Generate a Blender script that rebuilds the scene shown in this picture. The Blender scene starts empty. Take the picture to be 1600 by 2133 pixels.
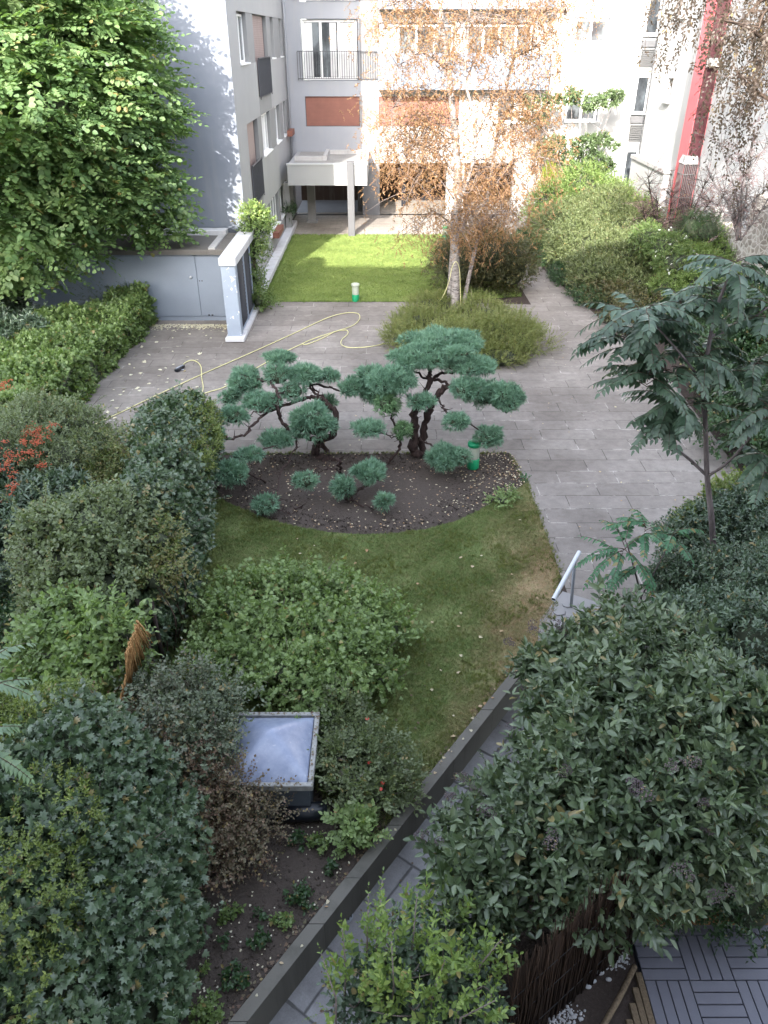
import bpy, math, random
import numpy as np
from math import radians, sin, cos, pi, atan2, sqrt
random.seed(7)
RNG = np.random.default_rng(11)
scene = bpy.context.scene
COL = scene.collection

# ---------------------------------------------------------------- camera
CAM_H, PITCH, FPX = 7.4, radians(31.9), 1588.0
cam_d = bpy.data.cameras.new("camera")
cam_d.sensor_fit = 'VERTICAL'
cam_d.sensor_height = 36.0
cam_d.lens = FPX / 2133.0 * 36.0
cam_d.clip_start, cam_d.clip_end = 0.05, 500
cam = bpy.data.objects.new("camera", cam_d)
COL.objects.link(cam)
cam.location = (0, 0, CAM_H)
cam.rotation_euler = (pi / 2 - PITCH, 0, 0)
scene.camera = cam

# ---------------------------------------------------------------- light
SUN_EL = radians(27.7)
SUN_AZ = radians(193.6)          # clockwise from +Y
w = bpy.data.worlds.new("World")
scene.world = w
w.use_nodes = True
nt = w.node_tree
nt.nodes.clear()
sky = nt.nodes.new('ShaderNodeTexSky')
sky.sky_type = 'NISHITA'
sky.sun_disc = False
sky.sun_elevation = SUN_EL
sky.sun_rotation = SUN_AZ
sky.air_density = 1.0
sky.dust_density = 2.5
sky.ozone_density = 1.0
bg = nt.nodes.new('ShaderNodeBackground')
bg.inputs['Strength'].default_value = 0.15
wo = nt.nodes.new('ShaderNodeOutputWorld')
hs_ = nt.nodes.new('ShaderNodeHueSaturation')
hs_.inputs['Saturation'].default_value = 0.5
nt.links.new(sky.outputs[0], hs_.inputs['Color'])
nt.links.new(hs_.outputs[0], bg.inputs[0])
nt.links.new(bg.outputs[0], wo.inputs[0])
sd = bpy.data.lights.new("sun", 'SUN')
sd.energy = 2.0
sd.angle = radians(0.5)
sd.color = (1.0, 0.95, 0.885)
sun = bpy.data.objects.new("sun", sd)
COL.objects.link(sun)
sun.rotation_euler = (pi / 2 - SUN_EL, 0, pi - SUN_AZ + 2 * pi)
scene.view_settings.view_transform = 'Standard'
scene.view_settings.look = 'None'
scene.view_settings.exposure = 3.02
scene.view_settings.gamma = 1
scene.cycles.max_bounces = 6
scene.cycles.diffuse_bounces = 4
scene.cycles.transparent_max_bounces = 8

# ---------------------------------------------------------------- measuring helpers
def ray(u, v):
    a = (u - 800) / FPX; b = (v - 1066.5) / FPX
    return a, cos(PITCH) - b * sin(PITCH), -sin(PITCH) - b * cos(PITCH)
def pz(u, v, z=0.0):
    d = ray(u, v); t = (z - CAM_H) / d[2]
    return (d[0] * t, d[1] * t, z)
def py_(u, v, y):
    d = ray(u, v); t = y / d[1]
    return (d[0] * t, y, CAM_H + d[2] * t)
def depth(p):
    return p[1] * cos(PITCH) - (p[2] - CAM_H) * sin(PITCH)
def ppm(p):
    return FPX / depth(p)

# ---------------------------------------------------------------- object helpers
def prop(o, label=None, cat=None, group=None, kind=None):
    if label: o['label'] = label
    if cat: o['category'] = cat
    if group: o['group'] = group
    if kind: o['kind'] = kind
    return o
def empty(name, loc, label, cat, group=None):
    o = bpy.data.objects.new(name, None)
    o.empty_display_size = 0.2
    o.location = loc
    COL.objects.link(o)
    return prop(o, label, cat, group)
def link(name, me, parent=None):
    o = bpy.data.objects.new(name, me)
    COL.objects.link(o)
    if parent is not None:
        o.parent = parent
        o.location = -parent_world(parent)
    return o
from mathutils import Vector
def parent_world(p):
    v = Vector(p.location)
    while p.parent is not None:
        p = p.parent
        v += Vector(p.location)
    return v

def tri_mesh(name, V, T, mats, rnd=None, mi=None, smooth=False):
    me = bpy.data.meshes.new(name)
    V = np.asarray(V, dtype=np.float32); T = np.asarray(T, dtype=np.int32)
    me.vertices.add(len(V)); me.vertices.foreach_set('co', V.ravel())
    me.loops.add(T.size); me.loops.foreach_set('vertex_index', T.ravel())
    me.polygons.add(len(T))
    me.polygons.foreach_set('loop_start', np.arange(0, T.size, 3, dtype=np.int32))
    me.polygons.foreach_set('loop_total', np.full(len(T), 3, dtype=np.int32))
    if mi is not None: me.polygons.foreach_set('material_index', np.asarray(mi, dtype=np.int32))
    if smooth: me.polygons.foreach_set('use_smooth', np.ones(len(T), dtype=bool))
    if rnd is not None:
        a = me.attributes.new('rnd', 'FLOAT', 'POINT')
        a.data.foreach_set('value', np.asarray(rnd, dtype=np.float32))
    for m in mats: me.materials.append(m)
    me.update()
    return me

class MB:
    """collects shapes that become ONE mesh object"""
    def __init__(s): s.v = []; s.f = []; s.m = []; s.cm = 0; s.sm = []; s.cs = False
    def mat(s, i): s.cm = i; return s
    def smooth(s, b=True): s.cs = b; return s
    def face(s, pts):
        n = len(s.v); s.v += [tuple(p) for p in pts]
        s.f.append(tuple(range(n, n + len(pts)))); s.m.append(s.cm); s.sm.append(s.cs)
    def faces(s, vs, fs):
        n = len(s.v); s.v += [tuple(p) for p in vs]
        for f in fs:
            s.f.append(tuple(n + i for i in f)); s.m.append(s.cm); s.sm.append(s.cs)
    def box(s, x0, x1, y0, y1, z0, z1, bev=0.0):
        if x1 < x0: x0, x1 = x1, x0
        if y1 < y0: y0, y1 = y1, y0
        if z1 < z0: z0, z1 = z1, z0
        if bev <= 0:
            vs = [(x, y, z) for z in (z0, z1) for y in (y0, y1) for x in (x0, x1)]
            s.faces(vs, [(0, 2, 3, 1), (4, 5, 7, 6), (0, 1, 5, 4), (2, 6, 7, 3), (0, 4, 6, 2), (1, 3, 7, 5)])
        else:
            b = bev
            def ring(z, i): return [(x0+i, y0+b, z), (x0+b, y0+i, z), (x1-b, y0+i, z), (x1-i, y0+b, z), (x1-i, y1-b, z), (x1-b, y1-i, z), (x0+b, y1-i, z), (x0+i, y1-b, z)]
            rs = [ring(z0, 0), ring(z1-b, 0), [(min(max(p[0], x0+b), x1-b), min(max(p[1], y0+b), y1-b), z1) for p in ring(z1, 0)]]
            vs = sum(rs, [])
            fs = [tuple(reversed(range(8)))]
            for k in range(2):
                for i in range(8):
                    j = (i+1) % 8; fs.append((k*8+i, k*8+j, k*8+8+j, k*8+8+i))
            fs.append(tuple(range(16, 24)))
            s.faces(vs, fs)
        return s
    def obox(s, c, ax, ay, az):
        c = Vector(c); ax = Vector(ax); ay = Vector(ay); az = Vector(az)
        vs = [c + i*ax + j*ay + k*az for k in (-1, 1) for j in (-1, 1) for i in (-1, 1)]
        s.faces(vs, [(0, 2, 3, 1), (4, 5, 7, 6), (0, 1, 5, 4), (2, 6, 7, 3), (0, 4, 6, 2), (1, 3, 7, 5)])
        return s
    def tube(s, pts, rad, n=8, cap=True):
        pts = [Vector(p) for p in pts]
        if not hasattr(rad, '__len__'): rad = [rad] * len(pts)
        base = len(s.v); ref = Vector((0.13, 0.27, 0.95)); prev = None
        for i, p in enumerate(pts):
            d = (pts[min(i+1, len(pts)-1)] - pts[max(i-1, 0)])
            if d.length < 1e-9: d = Vector((0, 0, 1))
            d.normalize()
            a = (prev - prev.dot(d) * d) if prev is not None else d.cross(ref)
            if a.length < 1e-6: a = d.cross(Vector((1, 0, 0)))
            a.normalize(); prev = a
            b = d.cross(a)
            for k in range(n):
                t = 2*pi*k/n
                s.v.append(tuple(p + rad[i]*(cos(t)*a + sin(t)*b)))
        for i in range(len(pts)-1):
            for k in range(n):
                j = (k+1) % n
                s.f.append((base+i*n+k, base+i*n+j, base+(i+1)*n+j, base+(i+1)*n+k)); s.m.append(s.cm); s.sm.append(True)
        if cap:
            s.f.append(tuple(base+k for k in reversed(range(n)))); s.m.append(s.cm); s.sm.append(False)
            e = base+(len(pts)-1)*n
            s.f.append(tuple(e+k for k in range(n))); s.m.append(s.cm); s.sm.append(False)
        return s
    def lathe(s, c, prof, n=24):
        base = len(s.v); c = Vector(c)
        for r, z in prof:
            for k in range(n):
                t = 2*pi*k/n; s.v.append((c.x+r*cos(t), c.y+r*sin(t), c.z+z))
        for i in range(len(prof)-1):
            for k in range(n):
                j = (k+1) % n
                s.f.append((base+i*n+k, base+i*n+j, base+(i+1)*n+j, base+(i+1)*n+k)); s.m.append(s.cm); s.sm.append(True)
        s.f.append(tuple(base+k for k in reversed(range(n)))); s.m.append(s.cm); s.sm.append(False)
        e = base+(len(prof)-1)*n
        s.f.append(tuple(e+k for k in range(n))); s.m.append(s.cm); s.sm.append(False)
        return s
    def prism(s, poly, z0, z1):
        n = len(poly); a = sum(poly[i][0]*poly[(i+1) % n][1]-poly[(i+1) % n][0]*poly[i][1] for i in range(n))
        if a < 0: poly = poly[::-1]
        vs = [(p[0], p[1], z0) for p in poly] + [(p[0], p[1], z1) for p in poly]
        fs = [tuple(reversed(range(n))), tuple(range(n, 2*n))] + [(i, (i+1) % n, n+(i+1) % n, n+i) for i in range(n)]
        s.faces(vs, fs); return s
    def build(s, name, mats, parent=None):
        me = bpy.data.meshes.new(name)
        me.from_pydata(s.v, [], s.f)
        if not isinstance(mats, (list, tuple)): mats = [mats]
        for m in mats: me.materials.append(m)
        me.polygons.foreach_set('material_index', s.m)
        me.polygons.foreach_set('use_smooth', s.sm)
        me.update()
        return link(name, me, parent)

def sheet(name, poly, z, m, kind='structure'):
    mb = MB()
    n = len(poly); a = sum(poly[i][0]*poly[(i+1) % n][1]-poly[(i+1) % n][0]*poly[i][1] for i in range(n))
    if a < 0: poly = poly[::-1]
    mb.face([(p[0], p[1], z) for p in poly])
    o = mb.build(name, m); o['kind'] = kind
    return o

def spline(pts, n=8):
    P = [Vector(p) for p in pts]; out = []
    for i in range(len(P)-1):
        a = P[max(i-1, 0)]; b = P[i]; c = P[i+1]; d = P[min(i+2, len(P)-1)]
        for k in range(n):
            t = k/n
            out.append(0.5*((2*b)+(-a+c)*t+(2*a-5*b+4*c-d)*t*t+(-a+3*b-3*c+d)*t**3))
    out.append(P[-1]); return out

# ---------------------------------------------------------------- materials
class NT:
    def __init__(s, name):
        s.m = bpy.data.materials.new(name); s.m.use_nodes = True
        s.t = s.m.node_tree; s.t.nodes.clear()
        s.out = s.n('ShaderNodeOutputMaterial')
    def n(s, typ, **kw):
        nd = s.t.nodes.new(typ)
        for k, v in kw.items(): setattr(nd, k, v)
        return nd
    def l(s, a, b): s.t.links.new(a, b)
    def pos(s, scale=(1, 1, 1), rot=0.0, loc=(0, 0, 0)):
        g = s.n('ShaderNodeNewGeometry'); mp = s.n('ShaderNodeMapping')
        mp.inputs['Scale'].default_value = scale; mp.inputs['Rotation'].default_value = (0, 0, rot)
        mp.inputs['Location'].default_value = loc
        s.l(g.outputs['Position'], mp.inputs['Vector']); return mp.outputs[0]
    def noise(s, vec, scale, detail=4, rough=.6):
        nd = s.n('ShaderNodeTexNoise'); nd.inputs['Scale'].default_value = scale
        nd.inputs['Detail'].default_value = detail; nd.inputs['Roughness'].default_value = rough
        s.l(vec, nd.inputs['Vector']); return nd.outputs['Fac']
    def ramp(s, fac, stops):
        r = s.n('ShaderNodeValToRGB'); e = r.color_ramp.elements
        while len(e) > 1: e.remove(e[-1])
        e[0].position = stops[0][0]; e[0].color = (*stops[0][1], 1)
        for p, c in stops[1:]:
            x = e.new(p); x.color = (*c, 1)
        s.l(fac, r.inputs[0]); return r.outputs[0]
    def mix(s, fac, a, b, bt='MIX'):
        m = s.n('ShaderNodeMix', data_type='RGBA', blend_type=bt)
        if isinstance(fac, (int, float)): m.inputs[0].default_value = fac
        else: s.l(fac, m.inputs[0])
        for i, c in ((6, a), (7, b)):
            if isinstance(c, tuple): m.inputs[i].default_value = (*c, 1)
            else: s.l(c, m.inputs[i])
        return m.outputs[2]
    def math(s, op, a, b=None):
        m = s.n('ShaderNodeMath', operation=op)
        for i, c in enumerate((a, b)):
            if c is None: continue
            if isinstance(c, (int, float)): m.inputs[i].default_value = c
            else: s.l(c, m.inputs[i])
        return m.outputs[0]
    def bsdf(s, col, rough=.8, metal=0, bump=None, bstr=.3, bdist=.01, spec=.5):
        b = s.n('ShaderNodeBsdfPrincipled')
        if isinstance(col, tuple): b.inputs['Base Color'].default_value = (*col, 1)
        else: s.l(col, b.inputs['Base Color'])
        if isinstance(rough, (int, float)): b.inputs['Roughness'].default_value = rough
        else: s.l(rough, b.inputs['Roughness'])
        b.inputs['Metallic'].default_value = metal
        b.inputs['Specular IOR Level'].default_value = spec
        if bump is not None:
            bp = s.n('ShaderNodeBump'); bp.inputs['Strength'].default_value = bstr; bp.inputs['Distance'].default_value = bdist
            s.l(bump, bp.inputs['Height']); s.l(bp.outputs[0], b.inputs['Normal'])
        return b.outputs[0]
    def done(s, sh): s.l(sh, s.out.inputs[0]); return s.m

def vscale(c, k): return tuple(min(1, x*k) for x in c)
def simple(name, col, rough=.7, metal=0, var=.15, scale=3.0, bump=.15, fine=40, spec=.5):
    """painted / plain surface with blotchy variation, streaks and a fine bump"""
    s = NT(name); p = s.pos()
    n1 = s.noise(p, scale, 6, .65); n2 = s.noise(p, fine, 3)
    c = s.ramp(n1, [(.25, vscale(col, 1-var)), (.55, col), (.8, vscale(col, 1+var*.6))])
    c = s.mix(.25, c, s.ramp(n2, [(.3, vscale(col, 1-var)), (.7, vscale(col, 1+var))]))
    return s.done(s.bsdf(c, rough, metal, n2, bump, .004, spec))
def plaster(name, col, dirt=(.35, .34, .32), amt=.35):
    s = NT(name); p = s.pos()
    st = s.noise(s.pos((1.3, 1.3, .12)), 2.2, 6, .7); n2 = s.noise(p, 60, 3); n1 = s.noise(p, .9, 5)
    c = s.ramp(n1, [(.3, vscale(col, .93)), (.7, col)])
    f = s.math('MULTIPLY', s.ramp(st, [(.5, (0, 0, 0)), (.8, (1, 1, 1))]), amt)
    c = s.mix(f, c, dirt)
    return s.done(s.bsdf(c, .9, 0, n2, .25, .006, .2))
def leafmat(name, cols, rough=.5, trans=.25, hue=None, spec=.5, clump=1.2, dead=True):
    """leaf colours vary leaf by leaf (rnd attribute) and clump by clump (noise)"""
    s = NT(name)
    a = s.n('ShaderNodeAttribute', attribute_name='rnd')
    k = len(cols); st = [(i/(k-1) if k > 1 else 0, c) for i, c in enumerate(cols)]
    p = s.pos(); nz = s.noise(p, clump, 3)
    f = s.math('ADD', s.math('MULTIPLY', a.outputs['Fac'], .65), s.math('MULTIPLY', s.math('SUBTRACT', nz, .32), .9))
    c = s.ramp(f, st)
    if dead: c = s.mix(s.ramp(a.outputs['Fac'], [(.895, (0, 0, 0)), (.9, (.8, .8, .8))]), c, (.27, .2, .08))
    b = s.bsdf(c, rough, 0, None, spec=spec)
    tr = s.n('ShaderNodeBsdfTranslucent')
    tc = s.mix(.5, c, s.mix(.0, c, c), 'MIX')
    tcc = s.mix(1.0, c, (1.35, 1.45, .7), 'MULTIPLY')
    s.l(tcc, tr.inputs[0])
    mx = s.n('ShaderNodeMixShader'); mx.inputs[0].default_value = trans
    s.l(b, mx.inputs[1]); s.l(tr.outputs[0], mx.inputs[2])
    return s.done(mx.outputs[0])
def slabs(name, c1, c2, mortar, bw, rh, rot=0.0, msize=.012, offset=.42, stain=.4, loc=(0, 0, 0), squash=1.0, wet=None):
    s = NT(name); p = s.pos((1, 1, 1), rot, loc)
    # wobble the joints slightly
    nz = s.n('ShaderNodeTexNoise'); nz.inputs['Scale'].default_value = 1.7; nz.inputs['Detail'].default_value = 5
    s.l(p, nz.inputs['Vector'])
    ad = s.n('ShaderNodeVectorMath', operation='SCALE'); sb = s.n('ShaderNodeVectorMath', operation='SUBTRACT'); aa = s.n('ShaderNodeVectorMath', operation='ADD')
    s.l(nz.outputs['Color'], sb.inputs[0]); sb.inputs[1].default_value = (.5, .5, .5)
    s.l(sb.outputs[0], ad.inputs[0]); ad.inputs['Scale'].default_value = .05
    s.l(p, aa.inputs[0]); s.l(ad.outputs[0], aa.inputs[1])
    def brick(ms):
        b = s.n('ShaderNodeTexBrick'); b.offset = offset; b.offset_frequency = 2; b.squash = squash; b.squash_frequency = 3
        b.inputs['Color1'].default_value = (*c1, 1); b.inputs['Color2'].default_value = (*c2, 1); b.inputs['Mortar'].default_value = (*mortar, 1)
        b.inputs['Scale'].default_value = 1; b.inputs['Mortar Size'].default_value = ms; b.inputs['Mortar Smooth'].default_value = .3
        b.inputs['Brick Width'].default_value = bw; b.inputs['Row Height'].default_value = rh
        s.l(aa.outputs[0], b.inputs['Vector']); return b
    b1 = brick(msize); b2 = brick(msize*.45)
    dark = vscale(c1, .45)
    # thin dark joint with patches of pale mortar
    n_m = s.noise(p, 1.4, 5, .7)
    pale = s.math('MULTIPLY', b1.outputs['Fac'], s.ramp(n_m, [(.5, (0, 0, 0)), (.58, (1, 1, 1))]))
    base = s.mix(b2.outputs['Fac'], s.mix(0.0, b1.outputs['Color'], c1), dark)
    b1.inputs['Mortar'].default_value = (*vscale(c1, .8), 1)
    base = s.mix(pale, base, mortar)
    n1 = s.noise(p, .7, 6, .65); n2 = s.noise(p, 6, 6, .7); n3 = s.noise(p, 55, 3)
    base = s.mix(stain, base, s.ramp(n1, [(.3, (.45, .43, .42)), (.65, (1.15, 1.15, 1.15))]), 'MULTIPLY')
    n0 = s.noise(p, .22, 4, .6)
    base = s.mix(.75, base, s.ramp(n0, [(.36, (.66, .64, .63)), (.54, (1.05, 1.05, 1.05))]), 'MULTIPLY')
    base = s.mix(.5, base, s.ramp(n2, [(.3, (.62, .6, .6)), (.6, (1.1, 1.1, 1.1))]), 'MULTIPLY')
    base = s.mix(.35, base, s.ramp(n3, [(.3, (.7, .7, .7)), (.7, (1.2, 1.2, 1.2))]), 'MULTIPLY')
    h = s.math('SUBTRACT', s.math('MULTIPLY', n2, .35), b2.outputs['Fac'])
    return s.done(s.bsdf(base, .85, 0, h, .5, .012, .3))
def soilmat(name, c1, c2, c3):
    s = NT(name); p = s.pos()
    n1 = s.noise(p, 1.1, 6, .7); n2 = s.noise(p, 30, 6, .75); n3 = s.noise(p, 130, 2)
    c = s.ramp(n1, [(.3, c1), (.6, c2)])
    c = s.mix(.6, c, s.ramp(n2, [(.35, c1), (.6, c2), (.72, c3)]))
    c = s.mix(s.ramp(n3, [(.66, (0, 0, 0)), (.7, (.8, .8, .8))]), c, c3)
    return s.done(s.bsdf(c, .95, 0, n2, .8, .03, .2))
def lawnmat(name, a, b, dry, trans=0.0, far=False):
    s = NT(name); p = s.pos()
    n1 = s.noise(p, 1.3, 5, .6); n2 = s.noise(p, 9, 5, .7); n3 = s.noise(p, 90, 2)
    c = s.ramp(n1, [(.35, a), (.62, b)])
    dm = s.ramp(n2, [(.5, (0, 0, 0)), (.75, (1, 1, 1))])
    if not far:
        # the worn dry strip towards the path and the wall
        g = s.n('ShaderNodeNewGeometry'); sx = s.n('ShaderNodeSeparateXYZ'); s.l(g.outputs['Position'], sx.inputs[0])
        k = s.math('SUBTRACT', sx.outputs[0], s.math('MULTIPLY', sx.outputs[1], .30))
        k = s.math('ADD', k, s.math('MULTIPLY', s.math('SUBTRACT', n1, .5), 1.9))
        k = s.math('ADD', s.math('MULTIPLY', k, .85), 1.25)
        kk = s.n('ShaderNodeClamp'); s.l(k, kk.inputs[0])
        dm = s.math('ADD', s.math('MULTIPLY', dm, .45), s.math('MULTIPLY', kk.outputs[0], s.math('ADD', s.math('MULTIPLY', n2, 1.1), .3)))
        dc = s.n('ShaderNodeClamp'); s.l(dm, dc.inputs[0]); dm = dc.outputs[0]
    else:
        dm = s.math('MULTIPLY', dm, .15)
    c = s.mix(dm, c, dry)
    c = s.mix(.5, c, s.ramp(n3, [(.3, (.6, .6, .6)), (.7, (1.3, 1.3, 1.3))]), 'MULTIPLY')
    at = s.n('ShaderNodeAttribute', attribute_name='rnd')
    c = s.mix(.6, c, s.ramp(at.outputs['Fac'], [(0, (.7, .7, .7)), (1, (1.35, 1.3, 1.2))]), 'MULTIPLY')
    return s.done(s.bsdf(c, .8, 0, n3, .6, .02, .2))
def glassmat(name, col=(.03, .035, .04), rough=.08):
    s = NT(name); n = s.noise(s.pos((1, 1, .5)), 1.6, 4)
    b = s.bsdf(s.ramp(n, [(.38, vscale(col, .45)), (.5, col), (.62, vscale(col, 2.0))]), rough, 0, n, .05, .02, .8)
    return s.done(b)
def barkmat(name, c1, c2, vert=.15, sc=14):
    s = NT(name); n = s.noise(s.pos((1, 1, vert)), sc, 6, .7); n2 = s.noise(s.pos(), 3, 3)
    c = s.ramp(n, [(.3, c1), (.6, c2)])
    c = s.mix(.4, c, s.ramp(n2, [(.3, (.6, .6, .6)), (.7, (1.2, 1.2, 1.2))]), 'MULTIPLY')
    return s.done(s.bsdf(c, .9, 0, n, .8, .02, .2))
def birchmat():
    s = NT('birch_bark'); n = s.noise(s.pos((1, 1, 4.5)), 5, 5, .7); n2 = s.noise(s.pos((1, 1, .5)), 6, 5, .7)
    g = s.n('ShaderNodeNewGeometry'); sx = s.n('ShaderNodeSeparateXYZ'); s.l(g.outputs['Position'], sx.inputs[0])
    c = s.ramp(n, [(.36, (.04, .033, .03)), (.46, (.25, .225, .21)), (.72, (.42, .39, .37))])
    c = s.mix(s.ramp(n2, [(.55, (0, 0, 0)), (.68, (.8, .8, .8))]), c, (.2, .16, .15))
    return s.done(s.bsdf(c, .8, 0, n, .5, .01, .3))
def rubblemat(name, a, b, mortar, sc=4.5):
    s = NT(name); p = s.pos((1, 1, 1.5))
    nzv = s.n('ShaderNodeTexNoise'); nzv.inputs['Scale'].default_value = 3; s.l(p, nzv.inputs['Vector'])
    mx = s.mix(.12, p, nzv.outputs['Color'])
    v1 = s.n('ShaderNodeTexVoronoi', feature='DISTANCE_TO_EDGE'); v1.inputs['Scale'].default_value = sc; s.l(mx, v1.inputs['Vector'])
    v2 = s.n('ShaderNodeTexVoronoi', feature='F1'); v2.inputs['Scale'].default_value = sc; s.l(mx, v2.inputs['Vector'])
    hs = s.n('ShaderNodeSeparateColor'); s.l(v2.outputs['Color'], hs.inputs[0])
    st = s.ramp(hs.outputs[0], [(0, a), (1, b)])
    n2 = s.noise(p, 20, 5); st = s.mix(.4, st, s.ramp(n2, [(.3, (.7, .7, .7)), (.7, (1.2, 1.2, 1.2))]), 'MULTIPLY')
    f = s.ramp(v1.outputs['Distance'], [(.04, (1, 1, 1)), (.12, (0, 0, 0))])
    c = s.mix(f, st, mortar)
    return s.done(s.bsdf(c, .95, 0, v1.outputs['Distance'], .5, .05, .2))
def reedmat(name, a, b):
    s = NT(name); n = s.noise(s.pos((1, 1, .06)), 45, 4, .7); n2 = s.noise(s.pos(), 3, 4)
    c = s.ramp(n, [(.35, a), (.65, b)])
    c = s.mix(.4, c, s.ramp(n2, [(.3, (.6, .6, .6)), (.7, (1.2, 1.2, 1.2))]), 'MULTIPLY')
    return s.done(s.bsdf(c, .85, 0, n, .7, .01, .2))
# ---------------------------------------------------------------- material library
M = {}
M['slab'] = slabs('patio_slabs', (.225, .203, .185), (.27, .246, .226), (.41, .385, .355), 1.15, .48)
M['slab_low'] = slabs('lower_path_slabs', (.25, .25, .26), (.34, .34, .355), (.12, .12, .12), 1.9, .62, rot=0.618, msize=.02, stain=.6)
M['terrace'] = slabs('terrace_paving', (.3, .27, .235), (.36, .325, .28), (.25, .225, .195), .5, .14, msize=.008, stain=.2)
M['soil'] = soilmat('bare_soil', (.045, .035, .03), (.08, .062, .055), (.17, .14, .12))
M['bed'] = soilmat('bed_soil', (.055, .044, .037), (.09, .073, .063), (.16, .135, .115))
M['lawn'] = lawnmat('lawn_near', (.125, .18, .055), (.185, .235, .085), (.38, .28, .165))
M['lawnfar'] = lawnmat('lawn_far', (.165, .225, .06), (.23, .30, .085), (.3, .29, .13), far=True)
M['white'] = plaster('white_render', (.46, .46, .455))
M['whitegrey'] = plaster('grey_render', (.30, .31, .335), amt=.5)
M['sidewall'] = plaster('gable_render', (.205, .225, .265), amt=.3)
M['panelgrey'] = plaster('pale_panel', (.34, .34, .34), amt=.6)
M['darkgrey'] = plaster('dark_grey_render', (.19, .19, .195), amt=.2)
M['midgrey'] = plaster('mid_grey_render', (.25, .25, .25), amt=.2)
M['frame'] = simple('white_frame', (.8, .8, .79), .4, var=.05)
M['pillar'] = plaster('pillar_concrete', (.12, .12, .125), dirt=(.06, .06, .06), amt=.5)
M['louvre'] = simple('louvre_grey', (.1, .1, .1), .6)
M['glass'] = glassmat('window_glass', (.09, .1, .105))
M['glassdark'] = glassmat('dark_glass', (.04, .045, .05))
M['curtain'] = simple('curtain', (.6, .6, .6), .9)
M['shutter'] = None
def shuttermat(name, col, pitch=.055):
    s = NT(name); g = s.n('ShaderNodeNewGeometry'); sx = s.n('ShaderNodeSeparateXYZ'); s.l(g.outputs['Position'], sx.inputs[0])
    f = s.math('FRACT', s.math('MULTIPLY', sx.outputs[2], 1/pitch))
    n = s.noise(s.pos(), 2.5, 4)
    c = s.ramp(n, [(.3, vscale(col, .9)), (.7, vscale(col, 1.1))])
    c = s.mix(s.ramp(f, [(0, (1, 1, 1)), (.14, (0, 0, 0)), (.9, (0, 0, 0)), (1, (1, 1, 1))]), c, vscale(col, .55))
    return s.done(s.bsdf(c, .6, 0, f, .4, .01))
M['shutter'] = shuttermat('red_shutter', (.22, .09, .065))
M['shutter_pink'] = shuttermat('pinkish_shutter', (.27, .2, .185))
M['iron'] = simple('dark_iron', (.05, .052, .06), .5)
M['railpanel'] = simple('dark_rail_panel', (.075, .08, .1), .5)
M['blue'] = simple('pale_blue_panel', (.13, .17, .225), .5, var=.05)
M['concrete'] = plaster('concrete', (.42, .41, .40), dirt=(.12, .12, .11), amt=.6)
M['concretedark'] = plaster('dirty_concrete', (.15, .14, .13), dirt=(.07, .065, .06), amt=.7)
M['lowwall'] = plaster('retaining_concrete', (.145, .138, .122), dirt=(.05, .05, .04), amt=.7)
M['kerbwhite'] = plaster('painted_kerb', (.55, .55, .56), dirt=(.25, .22, .2), amt=.6)
def peelmat():
    s = NT('peeling_blue_paint'); p = s.pos(); n = s.noise(p, 7, 6, .65); n2 = s.noise(p, 1.2, 4)
    c = s.ramp(n2, [(.3, (.25, .29, .35)), (.7, (.31, .36, .43))])
    c = s.mix(s.ramp(n, [(.63, (0, 0, 0)), (.645, (1, 1, 1))]), c, (.7, .7, .7))
    return s.done(s.bsdf(c, .7, 0, n, .3, .01))
M['peel'] = peelmat()
M['bluegrey'] = simple('blue_grey_paint', (.20, .235, .29), .5, var=.12, scale=1.2)
M['bluedark'] = simple('dark_blue_grey', (.085, .1, .125), .6)
M['gravelroof'] = soilmat('gravel_roof', (.2, .19, .18), (.33, .32, .3), (.5, .48, .45))
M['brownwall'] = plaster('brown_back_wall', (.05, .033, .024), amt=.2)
M['redwall'] = simple('red_paint', (.62, .115, .13), .6, var=.12, scale=1.5)
M['redshade_slot'] = simple('shade_and_slot_red', (.045, .005, .009), .6)  # dark red for the painted shade on the duct front and for its vent slots
M['rubble'] = rubblemat('rubble_stone', (.22, .19, .165), (.42, .38, .34), (.5, .47, .43))
M['reed'] = reedmat('reed_screen', (.022, .014, .01), (.06, .036, .023))
M['reedlight'] = reedmat('reed_light', (.24, .13, .05), (.52, .31, .14))
M['woodold'] = reedmat('old_planks', (.10, .075, .05), (.2, .15, .1))
M['woodorange'] = reedmat('orange_timber', (.2, .11, .05), (.35, .2, .09))
M['deck'] = simple('deck_tile', (.13, .13, .16), .6, var=.15, fine=90)
M['green'] = simple('green_plastic', (.015, .30, .13), .35, var=.08)
M['lampwhite'] = simple('lamp_diffuser', (.42, .46, .38), .35, var=.08)
M['metal'] = simple('painted_tube', (.60, .62, .66), .35, var=.06)
M['metaldark'] = simple('grey_post', (.30, .32, .36), .45)
M['alu'] = simple('aluminium_frame', (.27, .27, .26), .5, var=.4, scale=14)
M['black'] = simple('black_plastic', (.012, .014, .02), .3)
M['hose'] = simple('yellow_hose', (.62, .58, .30), .45, var=.08)
M['pebble'] = simple('white_pebble', (.5, .5, .52), .7, var=.3, scale=9)
M['pot'] = simple('lilac_grey_pot', (.27, .29, .36), .5)
M['terracotta'] = simple('terracotta', (.2, .08, .055), .8)
M['stone'] = plaster('crazy_stone', (.30, .29, .29), amt=.5)
M['bark'] = barkmat('dark_bark', (.02, .016, .015), (.06, .045, .04))
M['barkjun'] = barkmat('juniper_bark', (.022, .015, .014), (.075, .05, .045), sc=22)
M['barkgrey'] = barkmat('grey_bark', (.14, .125, .12), (.26, .235, .23))
M['barkdark'] = barkmat('ailanthus_bark', (.09, .07, .07), (.2, .165, .165))
M['twig'] = barkmat('twig', (.05, .035, .028), (.12, .085, .065))
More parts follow.
